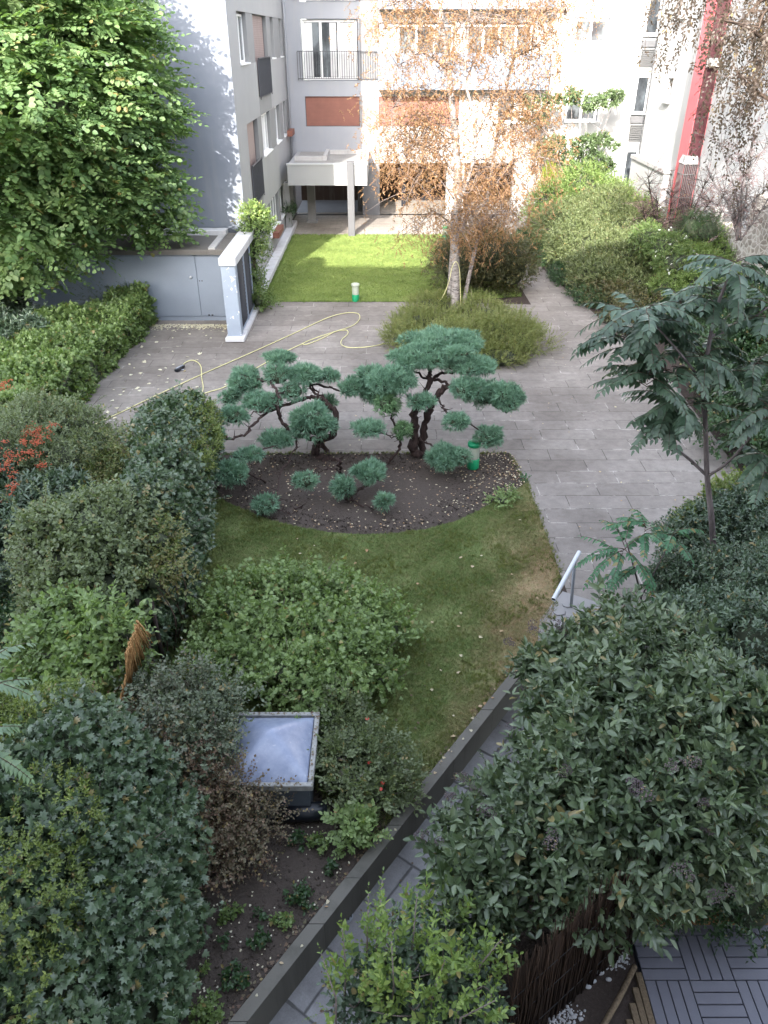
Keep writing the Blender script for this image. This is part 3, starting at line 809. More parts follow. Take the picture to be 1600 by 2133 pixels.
d = MB(); d.faces([(DX0-.12, DY0-.15, 3.46), (DX1-.08, DY0-.15, 3.46), (DX1-.12, DY0-.03, 3.72), (DX0-.03, DY0-.03, 3.72), (DX0-.12, DY0+.4, 3.46), (DX0-.03, DY0+.4, 3.72)], [(0, 1, 2, 3), (0, 3, 5, 4)]); d.build('cage_roof', M['concrete'], dc)

rw_ = empty('rubble_wall', (11.3, 23, 0), 'old rubble stone garden wall at the far right with a broken render post', 'wall')
s = MB(); s.prism([(11.15, 14.0), (11.55, 14.0), (11.55, 26.6), (11.15, 26.6)], 0, 2.2); s.prism([(11.17, 14.0), (11.55, 14.0), (11.55, 24.6), (11.17, 24.6)], 2.203, 3.4)
s.prism([(11.55, 10.0), (11.9, 10.0), (11.9, 24.0), (11.55, 24.0)], 0, 8.0); s.build('stonework', M['rubble'], rw_)
s = MB(); s.box(11.0, 11.3, 26.7, 27.1, 0, 2.5, bev=.04); s.box(10.95, 11.35, 26.65, 27.15, 2.503, 2.6); s.build('post', M['concrete'], rw_)

# ---------------------------------------------------------------- the building the view is taken from
nb = empty('apartment_building', (0, -4, 0), 'tall plain block behind the viewpoint that shades the near garden', 'building')
s = MB(); s.box(-17, 17, -9, -.7, -.45, 16.15); s.build('wall', M['white'], nb)
s = MB(); s.box(-17.1, 17.1, -9.1, -.65, 16.153, 16.3); s.build('roof', M['concrete'], nb)
# ================================================================ foliage engine
def leaf_oval(W=.5, fold=.1, droop=.1, tipx=0):
    V = [(0, 0, 0), (-W*.42, .3, fold), (-W*.36, .68, fold*.6-droop*.5), (tipx, 1, -droop), (W*.36, .68, fold*.6-droop*.5), (W*.42, .3, fold)]
    return np.array(V), np.array([(0, 2, 1), (0, 3, 2), (0, 4, 3), (0, 5, 4)])
def leaf_dia(W=.5, droop=.08):
    return np.array([(0, 0, 0), (-W*.5, .45, .06), (0, 1, -droop), (W*.5, .45, .06)]), np.array([(0, 2, 1), (0, 3, 2)])
def leaf_lobed(droop=.1, s=1.0):
    h = [(.0, 0), (.38*s, -.02), (.55*s, .28), (.27*s, .38), (.4*s, .75), (.14*s, .68)]
    per = h + [(0, 1.0)] + [(-x, y) for x, y in reversed(h[1:])]
    V = [(0, .35, .05)] + [(x, y, -droop*(x*x*2+max(0, y-.4))) for x, y in per]
    n = len(per)
    return np.array(V), np.array([(0, 1+i, 1+(i+1) % n) for i in range(n)])
def rotm(y, z):
    y = y/np.linalg.norm(y, axis=-1, keepdims=True)
    z = z-(z*y).sum(-1, keepdims=True)*y
    nz = np.linalg.norm(z, axis=-1, keepdims=True)
    z = np.where(nz < 1e-6, np.array([1., 0, 0]), z/np.maximum(nz, 1e-6))
    x = np.cross(y, z)
    return np.stack([x, y, z], axis=-1)
def sprig(leaf, n, L, ls, mode='alt', seed=0, ang=55, jit=15, flat=.0, curve=0.0, stem=0.0, taper=.35):
    """a twig of n leaves along +Y; returns verts, tris, leaf index"""
    r = np.random.default_rng(seed); V0, T0 = leaf; VV = []; TT = []; LI = []; base = 0
    for i in range(n):
        t = (i+.5)/n; a = radians(ang+r.normal()*jit)
        if mode == 'alt': az = (0 if i % 2 else pi)+r.normal()*.25; zt = r.normal()*.18+flat
        elif mode == 'pair': az = (i//2 % 2)*pi/2*(1-.0)+(i % 2)*pi+r.normal()*.2; t = ((i//2)+.5)/(n/2); zt = None
        elif mode == 'flatpair': az = (i % 2)*pi+r.normal()*.12; t = ((i//2)+.5)/(n/2); zt = r.normal()*.1+flat
        elif mode == 'spiral': az = i*2.4+r.normal()*.2; zt = None
        else: az = r.random()*2*pi; a = radians(r.uniform(10, 100)); t = r.random(); zt = None
        if i == n-1 and mode != 'ball': a *= .25; t = 1
        y = np.array([cos(az)*sin(a), cos(a), sin(az)*sin(a)])
        if zt is not None:
            y = np.array([cos(az)*sin(a), cos(a), zt]); z = np.array([r.normal()*.25, r.normal()*.2, 1.])
        else: z = np.array([0, 1, 0.])*.8+np.array([0, 0, .7])+r.normal(size=3)*.3
        R = rotm(y[None], z[None])[0]
        s = ls*(1-taper*abs(t-.45))*r.uniform(.8, 1.15)
        p = np.array([0, t*L, -curve*t*t*L])
        VV.append((V0*s)@R.T+p); TT.append(T0+base); LI += [i]*len(V0); base += len(V0)
    if stem > 0:
        VV.append(np.array([(-stem, 0, 0), (stem, 0, 0), (0, L, -curve*L), (0, 0, stem)])); TT.append(np.array([(0, 1, 2), (0, 2, 3)])+base); LI += [n]*4
    return np.concatenate(VV), np.concatenate(TT), np.array(LI)
def tuft(n, L, wd, spread, seed):
    """juniper / grass like tuft of thin blades along +Y"""
    r = np.random.default_rng(seed); VV = []; TT = []; LI = []
    for i in range(n):
        az = r.random()*2*pi; a = radians(spread)*sqrt(r.random()); l = L*r.uniform(.55, 1.1)
        d = np.array([cos(az)*sin(a), cos(a), sin(az)*sin(a)]); side = np.cross(d, r.normal(size=3)); side /= np.linalg.norm(side)
        b = np.array([cos(az), 0, sin(az)])*L*.12*r.random()
        mid = b+d*l*.45; tip = b+d*l+np.array([0, 0, r.normal()*.06*L])
        k = len(VV)*4
        VV.append(np.array([b, mid-side*wd, tip, mid+side*wd])); TT.append(np.array([(0, 1, 2), (0, 2, 3)])+k); LI += [i]*4
    return np.concatenate(VV), np.concatenate(TT), np.array(LI)
def scatter(variants, P, D, S, rng, roll=.35, upv=(0, 0, 1)):
    """copies of twig templates at points P along directions D; merged arrays"""
    n = len(P); pick = rng.integers(0, len(variants), n); VV = []; TT = []; RR = []; base = 0
    Z = np.array(upv, float)[None]+rng.normal(size=(n, 3))*roll
    R = rotm(D, Z)
    for k, (V, T, LI) in enumerate(variants):
        ix = np.nonzero(pick == k)[0]
        if len(ix) == 0: continue
        W = np.einsum('nij,mj->nmi', R[ix]*S[ix][:, None, None], V)+P[ix][:, None, :]
        m = len(V)
        TT.append((T[None]+(np.arange(len(ix))*m)[:, None, None]).reshape(-1, 3)+base)
        VV.append(W.reshape(-1, 3)); base += len(ix)*m
        rr = rng.random((len(ix), LI.max()+1))*.7+rng.random((len(ix), 1))*.3
        RR.append(rr[:, LI].ravel())
    return np.concatenate(VV), np.concatenate(TT), np.concatenate(RR)
class Lump:
    def __init__(s, rng, amp=.18, fr=2.2):
        s.K = rng.normal(size=(6, 3))*fr; s.ph = rng.random(6)*6.28; s.amp = amp
    def __call__(s, P):
        return 1+s.amp*(np.sin(P@s.K.T+s.ph).sum(-1)/2.4+.45*np.sin(P@(s.K.T*2.7)+s.ph*1.7).sum(-1)/2.4)
    def gap(s, P):
        return np.sin(P@(s.K.T*2.1)+s.ph*2.3).sum(-1)/2.4
def bl(u, v, z, ru, rv=None, rd=None):
    """foliage ball measured on the photo: centre pixel, height of centre, pixel radii -> metres"""
    p = pz(u, v, z); k = ppm(p); rx = ru/k; rz = (rv if rv else ru)/k
    return (p, (rx, rd if rd else rx, rz))
def by(u, v, y, ru, rv=None, rd=None):
    p = py_(u, v, y); k = ppm(p); rx = ru/k; rz = (rv if rv else ru)/k
    return (p, (rx, rd if rd else rx, rz))
def blob_pts(blobs, dens, rng, shell=(.72, 1.05), lump=None, zmin=0.0, down=.35, overlap=.62):
    PP = []; DD = []
    for bi, (c, r) in enumerate(blobs):
        c = np.array(c); r = np.array(r)
        area = 4*pi*((r[0]*r[1])**1.6/3+(r[0]*r[2])**1.6/3+(r[1]*r[2])**1.6/3)**(1/1.6)
        n = int(area*dens*1.1)
        d = rng.normal(size=(n, 3)); d /= np.linalg.norm(d, axis=1, keepdims=True)
        keep = (d[:, 2] > -.25) | (rng.random(n) < down); d = d[keep]; n = len(d)
        rad = shell[0]+(shell[1]-shell[0])*rng.random(n)**.6
        P0 = c+d*r
        if lump is not None: rad *= lump(P0)
        if lump is not None and lump.amp > .09: rad *= 1+np.where(rng.random(n) < .06, rng.random(n)*.22, 0)
        P = c+d*r*rad[:, None]
        N = d/r; N /= np.linalg.norm(N, axis=1, keepdims=True)
        ok = P[:, 2] > zmin
        if lump is not None: ok &= (lump.gap(P) > -.75) | (rad < .85) | (rng.random(n) < .25)
        for bj, (c2, r2) in enumerate(blobs):
            if bj == bi: continue
            q = np.linalg.norm((P-np.array(c2))/np.array(r2), axis=1); ok &= (q > overlap)
        PP.append(P[ok]); DD.append(N[ok])
    return np.concatenate(PP), np.concatenate(DD)
def icos(sub=2):
    import bmesh
    bm = bmesh.new(); bmesh.ops.create_icosphere(bm, subdivisions=sub+1, radius=1)
    V = np.array([v.co[:] for v in bm.verts]); T = np.array([[v.index for v in f.verts] for f in bm.faces]); bm.free()
    return V, T
ICO = icos(2)
def core_geo(blobs, k, lump, zmin):
    VV = []; TT = []; b = 0
    for c, r in blobs:
        P0 = np.array(c)+ICO[0]*np.array(r); f = k*(lump(P0) if lump else 1)
        P = np.array(c)+ICO[0]*np.array(r)*np.reshape(f, (-1, 1))
        P[:, 2] = np.maximum(P[:, 2], zmin)
        VV.append(P); TT.append(ICO[1]+b); b += len(P)
    return np.concatenate(VV), np.concatenate(TT)
def stems_obj(parent, base, targets, mat, r0=.03, n=6, jit=.12, name='stems', rnd=None, side=2, ext=1.15):
    rr = rnd or random.Random(len(targets)*7+1); mb = MB(); base = Vector(base)
    for c, r in targets:
        c = Vector(c)
        for k in range(side):
            d = Vector((rr.gauss(0, 1), rr.gauss(0, 1), abs(rr.gauss(.4, .8)))).normalized()
            e = c+Vector((d.x*r[0], d.y*r[1], d.z*r[2]))*ext*rr.uniform(.7, 1)
            b = base+Vector((rr.gauss(0, jit), rr.gauss(0, jit), 0))
            m1 = b.lerp(c, .5)+Vector((rr.gauss(0, jit), rr.gauss(0, jit), rr.uniform(0, jit)))
            pts = spline([b, m1, c.lerp(e, .2), e], 4); L = len(pts)
            mb.tube(pts, [r0*(1-.8*i/(L-1)) for i in range(L)], n if r0 > .02 else 4)
    return mb.build(name, mat, parent)
def ensure_len(x): return x
def plant(name, label, cat, blobs, variants, dens, mat, scale=(.8, 1.2), twig=None, core=.56, lump=.28, fr=2.2, shell=(.7, 1.05), dirup=.35, roll=.4, zmin=0.0,
          down=.35, group=None, base=None, stem_r=.014, stemside=2, seed=1, extra=None, jit=.45, coremat=None, stem_ext=1.1, overlap=.62, dirmode=None, stray=1.6):
    rng = np.random.default_rng(seed)
    cs = np.array([b[0] for b in blobs])
    if base is None: base = (cs[:, 0].mean(), cs[:, 1].mean(), zmin)
    root = empty(name, base, label, cat, group)
    lp = Lump(rng, lump, fr) if lump else None
    P, D = blob_pts(blobs, dens, rng, shell, lp, zmin+.02, down, overlap)
    D = D+rng.normal(size=D.shape)*jit; D[:, 2] += dirup
    if dirmode == 'droop': D = D*np.array([1, 1, .15]); D[:, 2] -= .35
    if dirmode == 'hang': D = D*.25; D[:, 2] -= 1
    if dirmode == 'up': D = D*.45; D[:, 2] += 1
    if core:      # inner leaves right over the interior
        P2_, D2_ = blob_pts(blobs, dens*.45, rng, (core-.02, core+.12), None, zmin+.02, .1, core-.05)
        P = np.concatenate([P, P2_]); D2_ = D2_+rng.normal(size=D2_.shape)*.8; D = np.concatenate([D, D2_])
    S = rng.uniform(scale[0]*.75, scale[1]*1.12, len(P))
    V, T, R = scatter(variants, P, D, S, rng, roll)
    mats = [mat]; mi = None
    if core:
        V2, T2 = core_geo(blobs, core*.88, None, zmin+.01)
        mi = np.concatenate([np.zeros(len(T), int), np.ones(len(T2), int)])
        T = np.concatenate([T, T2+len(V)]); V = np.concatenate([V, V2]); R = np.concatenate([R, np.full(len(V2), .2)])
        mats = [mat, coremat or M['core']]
    # stray shoots that break the outline
    sh = MB(); PS = []; DS = []; SS = []; r3 = random.Random(seed*3+1)
    if stray:
        for c, r in blobs:
            rm = (r[0]*r[1]*r[2])**(1/3)
            for q in range(int(stray*12.6*rm*rm+r3.random())):
                d = Vector((r3.gauss(0, 1), r3.gauss(0, 1), r3.gauss(.5, .7))).normalized()
                if d.z < -.1: continue
                p = Vector(c)+Vector((d.x*r[0], d.y*r[1], d.z*r[2]))*.85
                if p.z < zmin: continue
                g = (d+Vector((r3.gauss(0, .35), r3.gauss(0, .35), r3.uniform(.1, .9)))).normalized(); L = min(.55, rm*r3.uniform(.35, .95)); st_ = 0
                pts = [p+g*L*t+Vector((0, 0, -.22*L*t*t)) for t in (0, .35, .7, 1)]
                sh.tube(pts, [.0055, .0045, .003, .0015], 3)
                n_ = max(2, int(L/.08))
                for k in range(n_):
                    t = .25+.75*k/(n_-1); PS.append((pts[0].lerp(pts[3], t))[:]); DS.append((g+Vector((r3.gauss(0, .5), r3.gauss(0, .5), r3.gauss(0, .4))))[:]); SS.append(r3.uniform(.45, .8)*scale[0])
        if PS:
            V4, T4, R4 = scatter(variants, np.array(PS), np.array(DS), np.array(SS), rng, roll)
            mi = np.concatenate([mi if mi is not None else np.zeros(len(T), int), np.zeros(len(T4), int)])
            T = np.concatenate([T, T4+len(V)]); V = np.concatenate([V, V4]); R = np.concatenate([R, R4])
            sh.build('shoots', twig or M['twigpale'], root)['kind'] = 'stuff'
    link('foliage', tri_mesh('foliage', V, T, mats, R, mi), root)
    if twig is not None: stems_obj(root, base, blobs, twig, stem_r, side=stemside, rnd=random.Random(seed), ext=stem_ext)
    return root
def add_extra(root, name, blobs, variants, dens, mat, seed=5, scale=(.8, 1.2), shell=(.95, 1.1), up=.5, roll=.4, zmin=0):
    rng = np.random.default_rng(seed)
    P, D = blob_pts(blobs, dens, rng, shell, None, zmin, .2, .6)
    D = D+rng.normal(size=D.shape)*.4; D[:, 2] += up
    V, T, R = scatter(variants, P, D, rng.uniform(scale[0], scale[1], len(P)), rng, roll)
    return link(name, tri_mesh(name, V, T, [mat], R), root)

# leaf materials
LM = {}
LM['linden'] = leafmat('linden_leaf', [(.06, .11, .045), (.108, .185, .075), (.18, .265, .11), (.28, .35, .165)], .5, .42)
LM['hedge'] = leafmat('hedge_leaf', [(.07, .11, .035), (.14, .21, .065), (.22, .3, .1)], .45, .25)
LM['viburnum'] = leafmat('viburnum_leaf', [(.045, .07, .035), (.08, .12, .06), (.15, .2, .11), (.22, .26, .13)], .38, .18, spec=.7)
LM['ivy'] = leafmat('ivy_leaf', [(.036, .066, .032), (.072, .115, .058), (.14, .19, .11)], .35, .15, spec=.7)
LM['palegreen'] = leafmat('pale_leaf', [(.09, .12, .055), (.16, .2, .1), (.26, .3, .17)], .45, .25)
LM['bright'] = leafmat('bright_leaf', [(.11, .165, .06), (.19, .27, .10), (.32, .41, .18)], .45, .3)
LM['yellow'] = leafmat('yellow_leaf', [(.09, .15, .05), (.18, .26, .07), (.33, .39, .12)], .45, .3)
LM['euonymus'] = leafmat('euonymus_leaf', [(.06, .09, .02), (.14, .19, .045), (.28, .32, .09)], .42, .25)
LM['dark'] = leafmat('dark_leaf', [(.02, .05, .018), (.04, .085, .03), (.075, .125, .05)], .4, .2)
LM['olive'] = leafmat('olive_leaf', [(.11, .14, .04), (.18, .21, .065), (.26, .26, .1)], .5, .25)
LM['brown'] = leafmat('brown_leaf', [(.08, .05, .035), (.15, .09, .06), (.14, .13, .08), (.22, .16, .11)], .6, .2)
LM['mixed'] = leafmat('mixed_leaf', [(.06, .10, .03), (.12, .165, .05), (.19, .18, .07), (.16, .10, .05)], .5, .25)
LM['greymix'] = leafmat('grey_leaf', [(.07, .10, .06), (.13, .16, .1), (.18, .155, .13)], .5, .2)
LM['birch'] = leafmat('birch_leaf', [(.16, .085, .05), (.26, .14, .075), (.33, .2, .10), (.24, .165, .115)], .55, .3)
LM['birchdark'] = leafmat('hanging_leaf', [(.045, .035, .028), (.085, .06, .045), (.07, .065, .04)], .5, .3)
LM['purple'] = leafmat('purple_leaf', [(.12, .07, .08), (.22, .14, .15), (.32, .22, .2)], .5, .3)
LM['redhedge'] = leafmat('reddish_hedge_leaf', [(.05, .055, .025), (.085, .095, .035), (.15, .085, .04)], .4, .2)
LM['juniper'] = leafmat('juniper_needle', [(.085, .165, .11), (.16, .285, .19), (.28, .43, .295)], .55, .1, clump=3, spec=.3, dead=False)
LM['junipergreen'] = leafmat('fresh_juniper_needle', [(.09, .18, .09), (.17, .29, .14), (.26, .37, .2)], .55, .1, clump=3, spec=.3, dead=False)
LM['ail'] = leafmat('ailanthus_leaf', [(.03, .058, .034), (.06, .105, .062), (.12, .18, .115)], .42, .2, spec=.6, dead=False)
LM['ailbright'] = leafmat('young_ailanthus_leaf', [(.04, .12, .06), (.07, .18, .09), (.13, .25, .14)], .4, .3)
LM['frond'] = leafmat('pale_frond_leaf', [(.13, .2, .12), (.19, .27, .17)], .4, .3, dead=False)
LM['sunhedge'] = leafmat('cotoneaster_leaf', [(.09, .12, .045), (.14, .175, .07), (.23, .25, .12)], .5, .25)
LM['limebush'] = leafmat('lime_bush_leaf', [(.12, .19, .05), (.19, .27, .08), (.28, .36, .13)], .5, .3)
LM['conifer'] = leafmat('golden_conifer', [(.2, .28, .03), (.38, .42, .06)], .5, .3)
LM['magnolia'] = leafmat('magnolia_leaf', [(.05, .085, .035), (.09, .135, .055), (.15, .2, .09)], .35, .2, spec=.6)
LM['rhodo'] = leafmat('laurel_leaf', [(.045, .075, .042), (.085, .13, .078), (.16, .22, .135)], .35, .15, spec=.7)
LM['berry'] = leafmat('orange_berry', [(.32, .06, .025), (.5, .12, .05)], .4, 0)
LM['seed'] = leafmat('seed_head', [(.05, .035, .045), (.1, .075, .08), (.16, .13, .11)], .7, 0)
LM['whitefl'] = leafmat('white_flower', [(.6, .6, .58), (.8, .8, .78)], .6, .2)
LM['litter'] = leafmat('fallen_leaf', [(.4, .33, .2), (.55, .5, .36), (.34, .2, .1), (.6, .58, .48)], .7, .1)
LM['litterpale'] = leafmat('pale_fallen_leaf', [(.5, .45, .3), (.62, .58, .44), (.7, .68, .58)], .7, .1)
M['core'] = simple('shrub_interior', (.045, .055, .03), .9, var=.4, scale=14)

ov = leaf_oval(.5, .1, .12); ovw = leaf_oval(.75, .1, .18); ovn = leaf_oval(.32, .08, .15); dia = leaf_dia(.5); diaw = leaf_dia(.75); diab = leaf_dia(.6, .2)
ivy = leaf_lobed(.12); mapl = leaf_lobed(.2, 1.15)
VB = [sprig(ov, 8, .17, .105, 'pair', i, 60, stem=.003) for i in range(6)]           # viburnum
IV = [sprig(ivy, 5, .10, .07, 'spiral', i, 75, 20) for i in range(5)]                # ivy
SM = [sprig(diaw, 9, .13, .042, 'spiral', i, 60, 20, stem=.002) for i in range(5)]   # small leaved
SMB = [sprig(dia, 9, .12, .05, 'spiral', i, 60, 20) for i in range(5)]
PG = [sprig(ovw, 8, .18, .065, 'pair', i, 60, stem=.003) for i in range(5)]
RS = [sprig(ivy, 8, .17, .052, 'spiral', i, 65, 25, stem=.003) for i in range(5)]       # raspberry type
HG = [sprig(mapl, 6, .14, .085, 'spiral', i, 65, 20) for i in range(5)]              # clipped field-maple hedge
FN = [sprig(leaf_dia(.35), 16, .2, .03, 'spiral', i, 45, 20, stem=.002) for i in range(5)]  # fine
LD = [sprig(leaf_oval(.92, .06, .15), 11, .72, .165, 'alt', i, 66, 10, flat=-.1, curve=.18, stem=.006) for i in range(7)]
RH = [sprig(ovn, 9, .08, .13, 'spiral', i, 70, 12) for i in range(4)]
JU = [tuft(11, .14, .0075, 48, i) for i in range(6)]
PR = [sprig(leaf_oval(.5, .08, .05), 12, .42, .10, 'pair', i, 52, 8, stem=.004, taper=.7) for i in range(5)]
BI = [sprig(diab, 9, .26, .062, 'spiral', i, 60, 30, stem=.0022) for i in range(6)]
PU = [sprig(dia, 7, .3, .06, 'alt', i, 50, 25, stem=.003) for i in range(5)]

# ---------------------------------------------------------------- junipers
JW = ppm((0, 14.1, 1))
Z4 = lambda x, y: (400+x/2.133, 680+y/2.133)
def jpad(x, y, rx, ry, Y):
    u, v = Z4(x, y); ru, rv = rx/2.133, ry/2.133
    p = py_(u, v, Y); k = ppm(p); r = ru/k
    hor = r*.85; s2 = sin(radians(28)); c2 = cos(radians(28))
    ver = sqrt(max((rv/k)**2-(s2*hor)**2, (.3*hor)**2))/c2
    return (p, (r, hor, min(ver, r)))
def juniper(label, group, base, limbs, pads, lime=(), seed=1):
    root = empty('cloud_juniper', base, label, 'tree', group)
    mb = MB(); rr = random.Random(seed)
    for pts, r0, r1 in limbs:
        sp = spline(pts, 6); L = len(sp)
        sp = [p+Vector((rr.gauss(0, .018), rr.gauss(0, .018), rr.gauss(0, .018))) if 0 < i < L-1 else p for i, p in enumerate(sp)]
        mb.tube(sp, [(r0+(r1-r0)*i/(L-1))*rr.uniform(.8, 1.22) for i in range(L)], 8)
        for i in range(2, L, 2):
            e = sp[i]+Vector((rr.gauss(0, .1), rr.gauss(0, .1), rr.uniform(-.02, .14))); mb.tube([sp[i], e], [.009, .004], 4)
    mb.build('trunk', M['barkjun'], root)
    rng = np.random.default_rng(seed)
    for i, b in enumerate(pads):
        sub = [b]
        # split pad into a few lobes for an uneven outline
        c, r = b
        if r[0] > .28:
            k = 5; sub = [(c, tuple(x*.8 for x in r))]
            for j in range(k):
                a = 2*pi*j/k+rng.random(); sub.append(((c[0]+cos(a)*r[0]*.55, c[1]+sin(a)*r[1]*.5, c[2]+rng.normal()*r[2]*.12), tuple(x*rng.uniform(.42, .55) for x in r)))
        lp = Lump(rng, .24, 5)
        P, D = blob_pts(sub, 380, rng, (.6, .98), lp, .0, .35, .6)
        D = D+rng.normal(size=D.shape)*.6; D[:, 2] += .1
        V, T, R = scatter(JU, P, D, rng.uniform(.6, 1.05, len(P)), rng, .8)
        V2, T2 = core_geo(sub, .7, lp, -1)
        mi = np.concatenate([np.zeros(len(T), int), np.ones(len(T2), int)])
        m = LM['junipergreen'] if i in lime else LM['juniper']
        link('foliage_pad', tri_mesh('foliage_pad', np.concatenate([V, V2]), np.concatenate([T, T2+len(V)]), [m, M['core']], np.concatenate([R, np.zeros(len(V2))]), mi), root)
    return root
def J(x, y, Y): return py_(*Z4(x, y), Y)
def G0(x, y, z=0.02): return pz(*Z4(x, y), z)
gl = 'cloud pruned junipers in the soil bed'
b1 = G0(600, 598)
juniper('wide leaning cloud pruned juniper at left of the bed on dark snaking branches', gl, b1,
        [([b1, J(560, 580, 14.05), J(548, 545, 14.1), J(570, 510, 14.1), J(625, 480, 14.1), J(640, 390, 14.3), J(600, 340, 14.4), J(560, 315, 14.4), J(500, 320, 14.4)], .105, .03),
         ([G0(630, 600), J(600, 560, 14.3), J(575, 510, 14.3), J(540, 470, 14.2)], .06, .03),
         ([J(570, 510, 14.1), J(500, 490, 14), J(440, 470, 13.9), J(400, 420, 13.9), J(380, 350, 13.9), J(385, 300, 14.0), J(330, 240, 14.4), J(240, 235, 14.5)], .05, .02),
         ([J(500, 320, 14.4), J(430, 345, 14.2), J(340, 385, 13.9), J(280, 430, 13.6), J(220, 485, 13.3), J(140, 498, 13.0), J(95, 520, 12.9)], .04, .015),
         ([J(410, 460, 13.9), J(465, 500, 13.6), J(430, 590, 13.2), J(395, 650, 12.9), G0(370, 760, .2)], .022, .01),
         ([J(560, 315, 14.4), J(520, 260, 14.6), J(600, 270, 14.6), J(660, 290, 14.5), J(720, 300, 14.4)], .028, .012),
         ([J(600, 340, 14.4), J(560, 290, 14.5), J(530, 255, 14.6), J(600, 235, 14.6)], .025, .012),
         ([G0(325, 695, .03), J(245, 650, 12.6), J(180, 640, 12.4)], .022, .012),
         ([J(465, 500, 13.6), J(310, 545, 13.0), J(250, 575, 12.7)], .015, .01),
         ([J(380, 350, 13.9), J(300, 380, 13.7), J(180, 398, 13.5)], .018, .01),
         ([J(385, 300, 14.), J(440, 250, 14.5), J(400, 160, 14.9)], .018, .01)],
        [jpad(388, 136, 76, 30, 14.9), jpad(235, 250, 72, 60, 14.5), jpad(385, 212, 58, 42, 14.5), jpad(500, 215, 76, 48, 14.5), jpad(612, 220, 50, 30, 14.6),
         jpad(305, 338, 82, 48, 14.0), jpad(170, 322, 42, 35, 14.3), jpad(178, 398, 60, 44, 13.5), jpad(92, 478, 62, 62, 13.0), jpad(448, 292, 52, 42, 14.3),
         jpad(545, 420, 108, 84, 13.7), jpad(375, 500, 78, 52, 13.5), jpad(250, 572, 58, 25, 12.7), jpad(165, 645, 80, 62, 12.3),
         jpad(605, 340, 34, 32, 14.8), jpad(718, 272, 66, 44, 14.4), jpad(240, 205, 50, 28, 14.9)], seed=3)
b2 = G0(1015, 580)
juniper('tallest cloud pruned juniper with a broad layered crown on twin dark trunks', gl, b2,
        [([b2, J(985, 545, 14.05), J(990, 470, 14.05), J(985, 390, 14.1), J(1020, 340, 14.2), J(1050, 260, 14.3), J(1060, 200, 14.4)], .10, .045),
         ([G0(1030, 575), J(1025, 500, 14.2), J(1045, 400, 14.2), J(1075, 330, 14.2), J(1110, 285, 14.2), J(1155, 270, 14.2), J(1240, 290, 14.1), J(1330, 340, 14.0), J(1400, 380, 13.9)], .085, .03),
         ([J(1155, 270, 14.2), J(1100, 240, 14.4), J(1020, 220, 14.5), J(960, 170, 14.6)], .035, .015),
         ([J(1050, 260, 14.3), J(1100, 210, 14.5), J(1180, 200, 14.5), J(1235, 165, 14.5)], .035, .015),
         ([J(1060, 200, 14.4), J(1090, 130, 14.8), J(1105, 70, 15.0)], .03, .015),
         ([J(1085, 300, 14.2), J(1110, 350, 13.9), J(1130, 378, 13.6), J(1180, 400, 13.4), J(1250, 440, 13.5), J(1320, 490, 13.6)], .022, .012),
         ([J(985, 390, 14.1), J(1000, 345, 13.9), J(1020, 335, 13.8)], .02, .012),
         ([J(1005, 500, 14.0), J(1050, 520, 13.7), J(1100, 560, 13.3)], .022, .014)],
        [jpad(1105, 72, 178, 58, 15.0), jpad(1010, 142, 128, 68, 14.4), jpad(1235, 170, 112, 50, 14.4), jpad(1180, 118, 60, 30, 14.2), jpad(1235, 278, 82, 66, 13.9),
         jpad(1390, 312, 84, 78, 13.8), jpad(1300, 300, 60, 50, 14.1), jpad(1022, 335, 58, 36, 13.7), jpad(1180, 422, 60, 40, 13.3), jpad(1130, 580, 92, 68, 13.1), jpad(1325, 495, 60, 52, 13.5)], seed=8)
b3 = G0(870, 612)
juniper('slim cloud juniper on a thin forked stem between the two big junipers', gl, b3,
        [([b3, J(900, 570, 13.7), J(925, 520, 13.7), J(905, 470, 13.8), J(888, 400, 13.9), J(880, 300, 14.0)], .032, .02),
         ([J(925, 510, 13.7), J(935, 480, 13.6), J(940, 460, 13.6)], .02, .012), ([J(915, 495, 13.7), J(860, 480, 13.5), J(785, 460, 13.4)], .014, .01),
         ([J(880, 300, 14.0), J(830, 270, 14.2), J(790, 300, 14.3)], .018, .01)],
        [jpad(885, 248, 105, 80, 13.9), jpad(815, 300, 62, 72, 14.3), jpad(868, 350, 52, 46, 13.7), jpad(940, 460, 42, 38, 13.6), jpad(785, 452, 65, 34, 13.4), jpad(800, 220, 60, 50, 14.4)], lime=(2, 3), seed=12)
b4 = G0(660, 662)
juniper('low creeping juniper at the bed front, tilted pads on a short dark stem', gl, b4,
        [([b4, J(657, 600, 12.9), J(650, 590, 12.9)], .035, .02), ([G0(690, 770, .12), J(720, 745, 12.2), J(770, 705, 12.4), J(800, 680, 12.5)], .04, .018),
         ([G0(660, 660, .05), G0(690, 700, .1), G0(690, 770, .12)], .035, .035), ([G0(700, 765, .1), G0(760, 800, .08), G0(820, 805, .12)], .016, .01),
         ([J(657, 640, 12.9), J(610, 630, 12.7), G0(545, 660, .25)], .016, .008)],
        [jpad(785, 650, 78, 50, 12.4), jpad(670, 715, 50, 52, 12.1), jpad(855, 778, 40, 34, 11.75), jpad(500, 688, 48, 34, 12.2)], seed=15)
b5 = G0(322, 815)
juniper('smallest juniper ball lying alone at the near left edge of the bed', gl, b5,
        [([b5, G0(310, 800, .1)], .02, .012), ([G0(490, 800, .03), G0(440, 825, .05), G0(380, 820, .08)], .012, .008)], [jpad(320, 790, 56, 34, 11.75)], seed=17)

